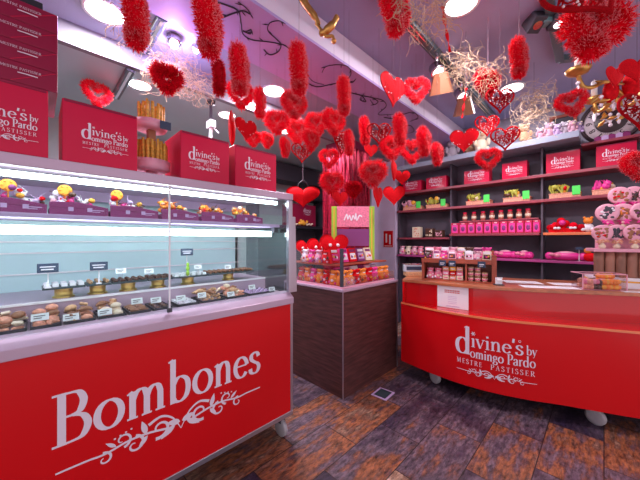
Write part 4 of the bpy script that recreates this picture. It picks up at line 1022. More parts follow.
# gift baskets with green card
gi = 0
for a, b, lb, mc in ((403, 421, 'first gift basket from left on the second shelf, pinkish', 'palepink'), (426, 446, 'second gift basket from left on the second shelf', 'leaf'), (466, 490, 'third gift basket on second shelf, behind the middle divider', 'leaf'), (503, 530, 'fourth gift basket on second shelf, right beneath fourth red box', 'leaf'),
                     (549, 581, 'fifth gift basket with bright green card, below fifth red box', 'leaf'), (592, 622, 'pink flowered gift basket beside the lollipop tower', 'hotpink')):
    ya, yb = shelf_y(a), shelf_y(b); w = ya - yb
    t = thing('gift_basket', lb, 'gift basket', (SX + .03, (ya + yb) / 2, Z3 + .0005), -pi / 2, 'gift baskets on the second shelf')
    part('tray', MB().box(-w / 2, w / 2, 0, .15, 0, .05).box(-w / 2 - .006, w / 2 + .006, -.006, .156, .05, .058), 'salmon', t, .004)
    if mc != 'hotpink': part('card', MB().box(w / 2 - .075, w / 2 - .005, -.014, -.006, .025, .125), 'neon', t)
    for k in range(9):
        m = MB(); x = -w / 2 + .02 + rnd(0, w * .55); z = .07 + rnd(0, .08)
        m.ball((x, rnd(.0, .09), z), (rnd(.028, .045), .03, rnd(.022, .038)), 8, 6); part('bundle', m, (mc, 'yellow', 'cream', 'choc', 'red_felt' if mc != 'hotpink' else 'hotpink')[k % 5] if k < 7 else mc, t)
    for k in range(7):
        m = MB(); x = -w / 2 + .02 + rnd(0, w * .5); m.tube([(x, .02, .06), (x + rnd(-.04, .02), -.01, .12), (x + rnd(-.06, .03), .0, .16)], [.004, .014, .002], 5); part('leaf', m, mc, t)
# jars and red packs
for i in range(8):
    px = 465 + i * 9.0
    y = on_x(px, 215, SX + .10).y
    t = spawn('jar', lambda: [('glass', MB().lathe([(.028, 0), (.032, .01), (.032, .075), (.022, .09), (.022, .1)], 12), 'jar_brown'), ('lid', MB().cyl((0, 0, .1), .026, .022, 12), 'red_box'), ('sticker', MB().lathe([(.0328, .025), (.0328, .06)], 12), 'cream')],
              'jar', f'small jar with red lid, {nf[i]} from left on the short shelf', 'jar', 'jars on the short shelf', (SX + .10, y, 1.6755))
for i in range(11):
    px = 451 + i * 8.15
    ya, yb = on_x(px, 225, SX - .03).y, on_x(px + 7.6, 225, SX - .03).y; w = ya - yb
    t = thing('red_pack', f'red sweet pack with dark motif, {(nf + ("tenth", "eleventh"))[i]} from left under the jars', 'pack', (SX - .03, ya, Z4R + .0005), -pi / 2, 'red packs under the jars')
    part('carton', MB().box(0, w, 0, .07, 0, .155), 'pack_red', t, .003)
    part('window', MB().box(w * .12, w * .88, -.0015, .002, .014, .125), 'hotpink', t); part('emblem', MB().ball((w / 2, -.001, .068), (w * .27, .004, .036), 8, 6), 'purple', t); part('sticker', MB().box(w * .3, w * .7, -.003, .001, .132, .147), 'palepink', t)
# left bay packs
for px, w, m1, m2, lb in ((416, .13, 'cream', 'salmon', 'cream floral box at the left bay of the shelving'), (429, .12, 'choc', 'cream', 'dark box with floral label right of the cream one'), (438.5, .12, 'choc', 'palepink', 'dark low box left of the red sweet packs')):
    y = on_x(px, 230, SX + .05).y
    t = thing('sweet_box', lb, 'box', (SX + .05, y, Z4 + .0005), -pi / 2, 'boxes in the left bay')
    h = .17 if m1 == 'cream' else .14 if px < 435 else .11
    part('carton', MB().box(-w / 2, w / 2, 0, .1, 0, h), m1, t, .004); m = MB()
    for k in range(10): m.ball((rnd(-w * .4, w * .4), -.001, rnd(.02, h - .02)), (.012, .004, .012), 6, 4)
    part('floral_print', m, m2, t)
# red rose arrangement
y = shelf_y(566)
t = thing('rose_arrangement', 'red rose and plush arrangement on orange shelf board', 'flower arrangement', (SX + .06, y, Z4R + .0005), -pi / 2)
part('basket', MB().box(-.16, .16, -.02, .12, 0, .05), 'red_felt', t, .006)
for k in range(26):
    m = MB(); x = rnd(-.15, .15); m.ball((x, rnd(-.02, .05), .055 + rnd(0, .12) * max(0, 1 - abs(x + .02) / .13)), rnd(.026, .042), 9, 6); part('rose', m, ('red_felt', 'red_fur', 'hotpink', 'red_felt', 'dark_fur')[k % 5], t)
for x in (-.08, .06): part('bow', MB().ball((x - .015, -.045, .05), (.02, .01, .015)).ball((x + .015, -.045, .05), (.02, .01, .015)), 'white', t)
y = shelf_y(588)
t = thing('plush_toy', 'small orange headed plush beside the red rose arrangement', 'plush toy', (SX + .06, y, Z4R + .0005), -pi / 2)
part('body', MB().ball((0, 0, .05), (.05, .04, .05)), 'white', t); part('head', MB().ball((0, -.01, .125), (.042, .04, .038)), 'orange', t)
for e in (-1, 1): part('ear', MB().ball((e * .03, 0, .16), .014), 'orange', t); part('paw', MB().ball((e * .04, -.03, .03), .02), 'white', t)
# pink bags on the lowest visible shelf
for px, w, lb in ((505, .24, 'long pink wrapped bag behind the counter rack'), (524, .16, 'middle pink wrapped bag on the lowest shelf'), (566, .34, 'large pink bag with brown sweets on lowest shelf')):
    y = on_x(px, 255, SX + .08).y
    t = thing('pink_bag', lb, 'wrapped bag', (SX + .09, y, Z5 + .0005), -pi / 2, 'pink bags on the lowest shelf')
    part('wrap', MB().ball((0, 0, .05), (w / 2, .07, .05), 14, 8).ball((-w / 2 + .02, -.02, .05), .045).ball((w / 2 - .02, -.02, .05), .045), 'hotpink', t)
    part('filling', MB().ball((0, .0, .075), (w * .32, .05, .035), 10, 6), 'milk' if px == 560 else 'palepink', t)
    part('bow', MB().ball((-w * .36, -.06, .07), (.035, .015, .02)).ball((-w * .36 + .05, -.06, .06), (.035, .015, .025)), 'pink', t)
# stick figure treat
y = on_x(590, 250, SX).y
t = thing('treat_figure', 'small orange and red treat figure with dark tag at shelf end', 'treat', (SX + .04, y, Z5 + .0005), -pi / 2)
part('body', MB().ball((0, 0, .05), (.06, .04, .05)), 'red_felt', t); part('head', MB().ball((-.02, 0, .12), .032), 'orange', t)
part('tag', MB().box(-.12, -.06, -.01, -.006, .13, .16).box(.03, .08, -.01, -.006, .11, .14), 'tag', t); part('stick', MB().tube([(-.09, -.004, 0), (-.09, -.004, .14)], .003).tube([(.055, -.004, 0), (.055, -.004, .12)], .003), 'white', t)

# plush toys and things on the top board ------------------------------------------
def plush(c1, c2):
    return [('body', MB().ball((0, 0, .085), (.065, .06, .085), 12, 8), c1), ('head', MB().ball((0, -.015, .20), (.062, .058, .055), 12, 8), c1), ('muzzle', MB().ball((0, -.068, .19), (.026, .018, .02), 8, 6), c2),
            ('ear', MB().ball((-.048, -.01, .25), .022, 8, 6), c2), ('ear', MB().ball((.048, -.01, .25), .022, 8, 6), c2), ('arm', MB().ball((-.068, -.03, .12), (.022, .024, .045), 8, 6), c1), ('arm', MB().ball((.068, -.03, .12), (.022, .024, .045), 8, 6), c1),
            ('leg', MB().ball((-.045, -.06, .03), (.027, .045, .027), 8, 6), c1), ('leg', MB().ball((.045, -.06, .03), (.027, .045, .027), 8, 6), c1), ('eye', MB().ball((-.02, -.068, .212), .007, 6, 4), 'black'), ('eye', MB().ball((.02, -.068, .212), .007, 6, 4), 'black')]
for px, c1, c2, sc, x, lb in ((437, 'plush_tan', 'cream', 1.1, .12, 'tan plush bear at left end of the top shelf'), (452, 'plush_grey', 'white', 1.15, .10, 'grey plush bear beside the tan bear on top shelf'), (470, 'plush_tan', 'cream', 1.0, .14, 'tan plush bear behind the glossy beaded heart'), (481, 'cream', 'plush_tan', 1.2, .05, 'cream plush bear behind openwork hearts'),
                              (524, 'plush_tan', 'cream', .9, -.02, 'tan plush bear below the thick straw bundle'), (540, 'plush_pink', 'white', .55, -.02, 'small pink plush below the straw bundle end'),
                              (549, 'plush_pink', 'white', .72, .0, 'pink plush first in the row under framed picture'), (557, 'lilac', 'white', .55, -.03, 'lilac plush second in the row under framed picture'), (565, 'plush_grey', 'white', .60, .0, 'grey plush in the middle under framed picture'), (572, 'plush_pink', 'cream', .56, -.02, 'pink plush right below the framed picture corner'), (578.5, 'lilac', 'cream', .5, .02, 'lilac plush last at right end of top shelf')):
    q = on_x(px, 130, SX + x)
    spawn(('plush', c1, c2), lambda c1=c1, c2=c2: plush(c1, c2), 'plush_toy', lb, 'plush toy', 'plush toys on the top shelf', (SX + x, q.y, 2.6005), -pi / 2 + .5, sc)
# framed picture on wall
q = on_x(563, 121, XW - .02)
t = thing('framed_picture', 'dark red framed picture behind the wreath heart', 'picture', (XW - .0005, q.y, 2.80), -pi / 2)
part('frame', MB().box(-.13, .13, -.03, 0, -.15, -.115).box(-.13, .13, -.03, 0, .115, .15).box(-.13, -.10, -.03, 0, -.115, .115).box(.10, .13, -.03, 0, -.115, .115), 'rack_wood', t, .004); part('picture', MB().box(-.10, .10, -.012, -.004, -.115, .115), 'charcoal', t)
# clock
q = on_x(611, 120, XW - .03)
ck = thing('wall_clock', 'round wall clock with dark rim and pale numeral ring', 'clock', (XW - .001, q.y, q.z), -pi / 2)
Rr = .265
def ring(m, prof, n=40):
    m.x = Matrix.Rotation(pi / 2, 4, 'X'); m.lathe(prof, n); m.x = None; return m
part('rim', ring(MB(), [(Rr * .86, .002), (Rr, .002), (Rr, .03), (Rr * .95, .05), (Rr * .88, .04), (Rr * .86, .02)]), 'clock_rim', ck)
part('dial', ring(MB(), [(.001, .004), (Rr * .9, .004), (Rr * .9, .022), (.001, .022)]), 'clock_face', ck)
part('centre', ring(MB(), [(.001, .0222), (Rr * .52, .0222), (Rr * .50, .026), (.001, .026)]), 'clock_rim', ck)
for h in range(1, 13):
    m = MB()
    a = R(90 - 30 * h); c, s_ = cos(a - pi / 2), sin(a - pi / 2); n = str(h); sz = .055; wd = text_w(n) * sz
    def f(u, v, a=a, c=c, s_=s_): 
        v += Rr * .57
        return (u * c - v * s_, -.0235, u * s_ + v * c)
    write(m, n, f, -wd / 2, 0, sz, thick=.2, thin=.09)
    part('numeral', m, 'clock_rim', ck)
m = MB()
for k in range(60):
    a = R(6 * k); m.ribbon([(Rr * .53 * cos(a), Rr * .53 * sin(a)), (Rr * .555 * cos(a), Rr * .555 * sin(a))], .004, lambda u, v: (u, -.0237, v))
part('minute_mark', m, 'clock_rim', ck)
for a, l in ((200, .13), (20, .09), (160, .10)):
    m = MB(); leaf(m, -.02 * cos(R(a)), -.02 * sin(R(a)), l * cos(R(a)), l * sin(R(a)), .016, lambda u, v: (u, -.029, v)); part('hand', m, 'clock_face', ck)
# books / small purple blocks below the clock
for k in range(5):
    y = on_x(598 + k * 7, 140, SX + .1).y
    solo('small_block', MB().box(-.05, .05, -.03, .03, 0, .045).ball((-.03, 0, .048), (.02, .02, .008)), 'lilac' if k % 2 else 'plum', ('lilac', 'plum')[k % 2 == 0] + f' small gift cube, {nf[k]} from left under the clock', 'gift cube', 'gift cubes under the clock', loc=(SX + .09, y, 2.4805), bevel=.004)

# ================================================================ red curved counter
LP = catmull([(2.70, 1.50), (2.635, 1.10), (2.645, .74), (2.73, .45), (2.84, .22), (3.02, -.20), (3.25, -.62), (3.5, -1.0)], 8)     # lower bowed panel
UP = catmull([(2.74, 1.50), (2.765, 1.10), (2.815, .76), (2.93, .47), (3.06, .23), (3.31, -.20), (3.53, -.62), (3.75, -1.0)], 8)    # recessed panel and worktop edge
BK = [(3.80, -1.0), (3.80, .30), (3.62, .7), (3.52, 1.78)]
ctr = thing('sales_counter', 'glossy red bow fronted counter on castors with wooden worktop', 'counter', (0, 0, 0))
def wall_strip(m, path, z0, z1, th=.02):
    P = [Vector((p[0], p[1], 0)) for p in path]; n = len(P); vs = []
    for i, p in enumerate(P):
        d = (P[min(n - 1, i + 1)] - P[max(0, i - 1)]).normalized(); nn = Vector((-d.y, d.x, 0)) * th
        if nn.x < 0: nn = -nn
        vs += [(p.x, p.y, z0), (p.x, p.y, z1), (p.x + nn.x, p.y + nn.y, z0), (p.x + nn.x, p.y + nn.y, z1)]
    fs = []
    for i in range(n - 1):
        a, b = 4 * i, 4 * i + 4
        fs += [(a, a + 1, b + 1, b), (a + 2, b + 2, b + 3, a + 3), (a + 1, a + 3, b + 3, b + 1), (a, b, b + 2, a + 2)]
    fs += [(0, 2, 3, 1), (4 * n - 4, 4 * n - 3, 4 * n - 1, 4 * n - 2)]
    return m.put(vs, fs, 0, False)
lw = part('lower_panel', wall_strip(MB(), LP, .14, .738), 'red_panel', ctr)
for p_ in lw.data.polygons: p_.use_smooth = False
up = part('upper_panel', wall_strip(MB(), [(p[0] + .012, p[1]) for p in UP], .738, .962), 'red_gloss', ctr)
led = [(p[0] - .006, p[1]) for p in LP]; bkl = [(p[0] + .10, p[1]) for p in UP]
part('ledge', MB().prism([(p[0] + .004, p[1]) for p in LP] + bkl[::-1], .738, .752), 'red_gloss', ctr); part('ledge_edge', wall_strip(MB(), led, .737, .7535, .010), 'edge_wood', ctr)
wt = [(p[0] - .012, p[1]) for p in UP]
part('worktop', MB().prism(wt + BK, .962, .990), 'top_wood', ctr, .003)
part('end_panel', MB().box(2.725, 3.50, 1.480, 1.498, .14, .962), 'red_panel', ctr)
part('base', MB().prism([(p[0] + .06, p[1] * .985) for p in LP] + [(3.70, -1.0), (3.45, 1.46)], .135, .150), 'charcoal', ctr)
for x, y in ((2.765, 1.17), (3.005, .045), (3.40, 1.35)):
    c = part('castor', MB().box(x - .02, x + .03, y - .025, y + .025, .10, .136), 'plastic', ctr)
    m = MB(); m.x = Matrix.Translation((x, y, .062)) @ Matrix.Rotation(R(70), 4, 'Z') @ Matrix.Rotation(pi / 2, 4, 'X'); m.lathe([(.001, -.018), (.02, -.02), (.05, -.018), (.062, -.012), (.062, .012), (.05, .018), (.001, .018)], 22)
    part('wheel', m, 'plastic', c)
# lettering on the bow
Ls = [0]
for i in range(1, len(LP)): Ls.append(Ls[-1] + (LP[i] - LP[i - 1]).length)
def along(path, Ls, s_):
    s_ = max(0, min(Ls[-1], s_))
    for i in range(1, len(path)):
        if s_ <= Ls[i] or i == len(path) - 1:
            f = (s_ - Ls[i - 1]) / (Ls[i] - Ls[i - 1]); p = path[i - 1].lerp(path[i], f); d = (path[i] - path[i - 1]).normalized()
            return p + Vector((d.y, -d.x)) * .0 + (Vector((d.y, -d.x)) if d.y < 0 and Vector((d.y, -d.x)).x < 0 else Vector((-d.y, d.x)) if Vector((-d.y, d.x)).x < 0 else Vector((d.y, -d.x))) * .002
def pxs(path, Ls, px):
    best = min(range(0, 1001), key=lambda k: abs(320 + F * (along(path, Ls, Ls[-1] * k / 1000).x - along(path, Ls, Ls[-1] * k / 1000).y) / (along(path, Ls, Ls[-1] * k / 1000).x + along(path, Ls, Ls[-1] * k / 1000).y) - px))
    return Ls[-1] * best / 1000
LP2 = [Vector((p[0], p[1])) for p in LP]; UP2 = [Vector((p[0], p[1])) for p in UP]
Us = [0]
for i in range(1, len(UP2)): Us.append(Us[-1] + (UP2[i] - UP2[i - 1]).length)
s0, s1 = pxs(LP2, Ls, 457), pxs(LP2, Ls, 537)
def fl_(u, v):
    p = along(LP2, Ls, s0 + u); return (p.x, p.y, .235 + v)
m = MB(); logo(m, fl_, s1 - s0); setp(part('lettering', m, 'vinyl', lw), 'pale lettering with scroll')
# notice on the recessed panel
n0, n1 = pxs(UP2, Us, 437), pxs(UP2, Us, 468)
def nf_(off):
    def f(u, v):
        p = along(UP2, Us, n0 + u); return (p.x + .012 - off, p.y, .755 + v)
    return f
nw = n1 - n0
nt_ = thing('paper_notice', 'white paper notice with red heading stuck on the counter front', 'notice', (0, 0, 0))
m = MB(); N_ = 8
for i in range(N_): m.put([nf_(.002)(nw * i / N_, .0), nf_(.002)(nw * (i + 1) / N_, .0), nf_(.002)(nw * (i + 1) / N_, .205), nf_(.002)(nw * i / N_, .205)], [(0, 1, 2, 3)])
part('sheet', m, 'paper', nt_)
m = MB(); f = nf_(.0035)
for v in (.165, .148): 
    for k in range(9): m.ribbon([(nw * (.25 + k * .055), v), (nw * (.285 + k * .055), v)], .010, f)
part('heading', m, 'red_panel', nt_)
m = MB()
for v in (.11, .095, .08, .06, .045): m.ribbon([(nw * .36, v), (nw * .5, v), (nw * .64, v)], .003, f)
m.ribbon([(nw * .3, .018), (nw * .72, .018)], .005, f); part('print', m, 'lilac', nt_)

# ---------------- things on the worktop
WZ = .9905
def on_top(px, back):
    """a spot on the worktop 'back' metres behind its front edge in the column px"""
    s_ = pxs(UP2, Us, px); p = along(UP2, Us, s_); u, v = ray(px); d = Vector((u, v)).normalized()
    q = p + d * back; return Vector((q.x, q.y, WZ))
# scale
q = Vector((3.06, 1.555, WZ)); t = thing('shop_scale', 'grey shop scale with pale display at left end of counter', 'scale', q, R(-45))
part('body', MB().box(-.09, .09, -.06, .06, 0, .05), 'tan', t, .006); part('display', MB().box(-.105, .105, -.05, .03, .05, .125), 'screen', t, .006); part('screen', MB().box(-.085, .085, -.053, -.049, .07, .11), 'tag', t); part('pan', MB().box(-.10, .10, -.05, .09, .1255, .134), 'chrome', t, .003)
# bags on the shelf behind the scale
for i in range(4):
    q = on_x((402.5, 408.5, 414.5, 420.5)[i], 250, SX + .05); m1, m2 = (('palepink', 'hotpink'), ('cream', 'choc'), ('palepink', 'milk'), ('pink', 'white'))[i]
    spawn(('bag', m1, m2), B(m1, m2), 'sweet_bag', f'{cn(m1)} sweet bag, {nf[i]} from left on the shelf above the scale', 'sweet bag', 'sweet bags above the scale', (q.x, q.y, Z5 + .0005), R(-60), 1.15)
# wooden rack: faces -X side, runs from px 421 to 494
ra, rb = on_top(423, .10), on_top(494, .16)
d = (rb - ra); rl = d.length; rz = math.atan2(d.y, d.x)
rack = thing('wooden_rack', 'two tier reddish wooden rack on the counter holding sweets', 'rack', ra, rz)
rh, rd = .205, .20
part('side', MB().box(-.012, .012, 0, rd, 0, rh), 'rack_wood', rack, .002); part('side', MB().box(rl - .02, rl + .02, 0, rd, 0, rh + .06), 'rack_wood', rack, .002); part('divider', MB().box(rl * .62, rl * .62 + .016, .005, rd, .012, rh), 'rack_wood', rack)
part('shelf', MB().box(.012, rl - .02, .0, rd, rh - .012, rh), 'rack_wood', rack); part('lip', MB().box(-.012, rl - .02, -.012, 0, rh - .025, rh + .018), 'rack_wood', rack, .002); part('back', MB().box(0, rl, rd, rd + .012, 0, rh + .10), 'rack_wood', rack); part('base', MB().box(.012, rl - .02, 0, rd, 0, .012), 'rack_wood', rack)
X = Matrix.Translation(ra) @ Matrix.Rotation(rz, 4, 'Z')
for u in (.30, .44, .84): part('price_plate', MB().box(rl * u - .032, rl * u + .032, -.018, -.0125, rh - .055, rh + .002), 'tag', rack, .002); part('price_print', MB().box(rl * u - .022, rl * u + .02, -.0195, -.018, rh - .028, rh - .022).box(rl * u - .018, rl * u + .012, -.0195, -.018, rh - .042, rh - .038), 'white', rack)
tp = [('choc', 'purple'), ('palepink', 'white'), ('hotpink', 'white'), ('palepink', 'choc'), ('pink', 'white'), ('white', 'palepink'), ('palepink', 'white'), ('cream', 'choc')]
for row in range(2):
    for i in range(8):
        m1, m2 = tp[(i + 3 * row) % 8]; kw = ('bag', 'pack')[(i + row) % 2]; q = X @ Vector((.045 + i * (rl - .09) / 7.2, .05 + row * .085, rh + .0005))
        spawn((kw, m1, m2), (B if kw == 'bag' else PK)(m1, m2), 'sweet_' + kw, f'{cn(m1)} sweet {kw}, {nf[i]} from left in the {("front", "back")[row]} row atop the wooden rack', 'sweet ' + kw, f'sweet {kw}s atop the wooden rack', q, rz + rnd(-.2, .2), (.80, 1.08)[row])
for i in range(2):
    q = X @ Vector((.064 + i * .078, .06, .0125)); m1, m2 = ('pink', 'cream')
    spawn(('bag', m1, m2), B(m1, m2), 'sweet_bag', f'pink and cream bag, {nf[i]} from left in the rack lower tier', 'sweet bag', 'bags in the rack lower tier', q, rz, .92)
for k in range(3):
    for i in range(3):
        w_ = (rl * .62 - .20) / 3; q = X @ Vector((.185 + i * w_, .03, .0125 + k * .044))
        mm = ('cream', 'pink', 'salmon')[k] if i != 1 else ('salmon', 'red_felt', 'yellow')[k]
        t = thing('bar_pack', f'{cn(mm)} bar pack, {("bottom", "middle", "top")[k]} of the {nf[i]} pile in the rack', 'bar pack', q, rz, 'bar packs piled in the rack')
        part('wrapper', MB().box(0, w_ - .006, 0, .14, 0, .042), mm, t, .004); part('stripe', MB().box(.01, w_ - .016, -.0012, .001, .014, .026), 'white' if mm != 'cream' else 'pink', t)
for k in range(3):
    for i in range(3):
        if k == 2 and i == 2: continue
        q = X @ Vector((rl * .62 + .045 + i * .060, .045, .0125 + k * .048))
        t = spawn('cupj', lambda: [('tub', MB().lathe([(.022, 0), (.026, .03), (.026, .034)], 12), 'cream'), ('lid', MB().cyl((0, 0, .034), .028, .010, 12), 'milk'), ('band', MB().lathe([(.0245, .010), (.0265, .026)], 12), 'pink')], 'treat_tub', f'cream treat tub, {("bottom", "middle", "top")[k]} level, {nf[i]} column at rack right', 'tub', 'treat tubs in the rack', q)
# small things right of the rack
q = on_top(499, .12); t = thing('card_stand', 'small card stand with white leaflets right of rack', 'card stand', q, R(-50))
part('base', MB().box(-.035, .035, -.03, .03, 0, .01), 'charcoal', t); part('card', MB().box(-.03, .03, 0, .004, .01, .07), 'white', t); part('clip', MB().box(-.02, .02, -.006, 0, .045, .06), 'chrome', t)
# papers lying on the worktop
for px, bk, w_, h_, lb in ((522, .42, .30, .18, 'white sheet lying at the back of the worktop'), (549, .14, .42, .14, 'long white sheet lying near the worktop front edge'), (570, .40, .30, .16, 'white sheet behind the acrylic sweets box')):
    q = on_top(px, bk); s_ = pxs(UP2, Us, px); a, b = along(UP2, Us, s_ - .1), along(UP2, Us, s_ + .1)
    solo('paper_sheet', MB().box(-w_ / 2, w_ / 2, -h_ / 2, h_ / 2, 0, .002), 'paper', lb, 'paper', 'papers on the worktop', loc=q, rot=(0, 0, math.atan2(b.y - a.y, b.x - a.x)))
# acrylic sweets box
q0, q1 = on_top(583, .06), on_top(627, .06); d = q1 - q0; L_ = d.length; rz2 = math.atan2(d.y, d.x)
ab = thing('acrylic_box', 'clear acrylic box of pink and orange sweets on the worktop', 'sweets box', q0, rz2)
hh = .135
part('wall', MB().box(0, L_, 0, .004, 0, hh), 'acrylic', ab); part('wall', MB().box(0, .004, .004, .16, 0, hh), 'acrylic', ab); part('wall', MB().box(L_ - .004, L_, .004, .16, 0, hh), 'acrylic', ab); part('wall', MB().box(0, L_, .16, .164, 0, hh), 'acrylic', ab)
part('rim', MB().box(-.003, L_ + .003, -.003, .005, hh - .006, hh).box(-.003, L_ + .003, .159, .167, hh - .006, hh).box(-.003, .005, .005, .159, hh - .006, hh).box(L_ - .005, L_ + .003, .005, .159, hh - .006, hh).box(-.003, .003, -.003, .003, 0, hh).box(L_ - .003, L_ + .003, -.003, .003, 0, hh), 'palepink', ab)
part('bottom', MB().box(.004, L_ - .004, .004, .16, 0, .004), 'palepink', ab)
X2 = Matrix.Translation(q0) @ Matrix.Rotation(rz2, 4, 'Z')
swm = {mm: MB().ball((0, 0, 0), (.022, .02, .018), 9, 6).mesh('sweet_ball', mm) for mm in ('salmon', 'pink', 'orange', 'yellow', 'choc', 'palepink')}
for k in range(64):
    u = (k % 16 + .5) / 16; lay = k // 32; row = (k // 16) % 2
    mm = random.choice(('salmon', 'pink', 'salmon')) if u < .28 else random.choice(('choc', 'palepink', 'leaf', 'pink')) if u < .52 else random.choice(('orange', 'yellow', 'orange'))
    if mm == 'leaf': mm = 'choc'
    o = part('jelly_sweet', swm[mm]); o.location = X2 @ Vector((.03 + u * (L_ - .06), .035 + row * .07 + rnd(-.006, .006), .024 + lay * .042 + (.04 if (u > .55 and lay and row) else 0))); o.rotation_euler = (rnd(0, 3), rnd(0, 3), rnd(0, 3)); o.scale = (1.15,) * 3
    z_ = ('left', 'middle', 'right')[0 if u < .28 else 1 if u < .52 else 2]; nmz = {'salmon': 'salmon pink', 'pink': 'deep pink', 'orange': 'orange', 'yellow': 'yellow', 'choc': 'dark brown', 'palepink': 'pale pink'}[mm]
    setp(o, f'{nmz} sweet in the {z_} part of acrylic box', 'sweet', f'{nmz} sweets in the acrylic box, {z_}')
# label slip on the right of the counter edge
q = on_top(634, .03); solo('paper_slip', MB().box(-.07, .07, -.02, .02, 0, .003).box(-.05, .05, -.008, -.004, .003, .0035), 'white', 'small white slip at the right edge of the counter', 'paper', loc=q, rot=(0, 0, rz2))
# lollipop tower -------------------------------------------------------------------
c = at_t(622, 240, 2.50); c.z = WZ
tower = thing('lollipop_tower', 'tiered stand of brown bark tubes at the counter right end', 'stand', c, R(-45) - .55)
part('riser', MB().box(-.22, .30, -.14, .14, 0, .05), 'white', tower, .003); part('riser_trim', MB().box(-.222, .302, -.142, .142, .05, .062), 'yellow', tower); part('riser_top', MB().box(-.22, .30, -.14, .14, .062, .088), 'white', tower, .003)
for i in range(7): part('tube', MB().lathe([(.034, .0885), (.036, .10), (.033, .16), (.036, .22), (.034, .305), (.028, .305), (.001, .30)], 14, (-.17 + i * .068, -.09, 0)), 'bark', tower)
part('tray', MB().box(-.215, .30, -.145, .12, .306, .335), 'palepink', tower, .004)
part('riser_step', MB().box(-.15, .30, -.02, .12, .335, .50), 'palepink', tower, .004); part('top_step', MB().box(-.05, .30, .04, .12, .50, .66), 'palepink', tower, .004)
XT = Matrix.Translation(c) @ Matrix.Rotation(R(-45) - .55, 4, 'Z')
def lolly(core):
    R0 = .072
    ringm = MB(); ringm.x = Matrix.Translation((0, 0, .135)) @ Matrix.Rotation(pi / 2, 4, 'X'); ringm.lathe([(R0 * .75, -.004), (R0 * .95, -.012), (R0, 0), (R0 * .95, .012), (R0 * .75, .014)], 22)
    fc = MB(); fc.x = Matrix.Translation((0, 0, .135)) @ Matrix.Rotation(pi / 2, 4, 'X'); fc.lathe([(.001, -.006), (R0 * .8, -.006), (R0 * .8, .008), (.001, .010)], 20)
    dr = MB()
    for k in range(16): dr.ball((rnd(-.040, .040), -.0125, .135 + rnd(-.040, .040)), (rnd(.008, .020), .004, rnd(.008, .018)), 7, 5)
    for k in range(7): dr.ball((rnd(-.036, .036), -.0165, .135 + rnd(-.036, .036)), (rnd(.005, .011), .003, rnd(.004, .010)), 6, 4, 1)
    bw = MB()
    for k in range(11):
        a = rnd(0, 6.28); l = rnd(.03, .055); e = Vector((l * cos(a), rnd(-.025, 0), .055 + .5 * l * sin(a))); o_ = Vector((0, -.01, .055)); bw.tube([o_, o_.lerp(e, .6) + Vector((0, 0, .008)), e], [.004, .011, .002], 5)
    return [('rim', ringm, 'palepink'), ('face', fc, random.choice(('tan', 'tan', 'pink', 'salmon'))), ('picture', dr, [core, random.choice(('purple', 'red_felt', 'charcoal', 'white', 'orange'))]), ('bow', bw, random.choice(('orange', 'hotpink', 'salmon'))), ('stick', MB().tube([(0, 0, 0), (0, 0, .07)], .006), 'white'), ('wrap', MB().lathe([(.02, .0), (.026, .02), (.008, .05), (.022, .062)], 9), 'cream')]
for row, (y, z, xs, sc, nm) in enumerate(((-.10, .3355, (-.155, -.055, .045, .145, .245), 1.0, 'bottom'), (.035, .5005, (-.10, .01, .12, .23), 1.12, 'middle'), (.075, .6605, (-.0, .10, .20, .28), 1.1, 'top'))):
    for i, x in enumerate(xs):
        if row == 1: y_ = .0; z_ = .5005
        q = XT @ Vector((x, (y if row != 1 else -.005) + (.016 if i % 2 else -.016), z)); core = ('milk', 'charcoal', 'copper', 'choc', 'milk')[(i + row) % 5]
        spawn(('lolly', core, i, row), lambda core=core: lolly(core), 'picture_lollipop', f'round picture lollipop, {nf[i]} from left in the {nm} tier of the tower', 'lollipop', 'picture lollipops in the tower', q, R(-45) - .55 + rnd(-.15, .15), sc)
part('price_plate', MB().box(.10, .17, -.152, -.146, .22, .27), 'tag', tower); part('price_print', MB().box(.11, .16, -.1535, -.152, .25, .256).box(.115, .15, -.1535, -.152, .235, .239), 'white', tower)

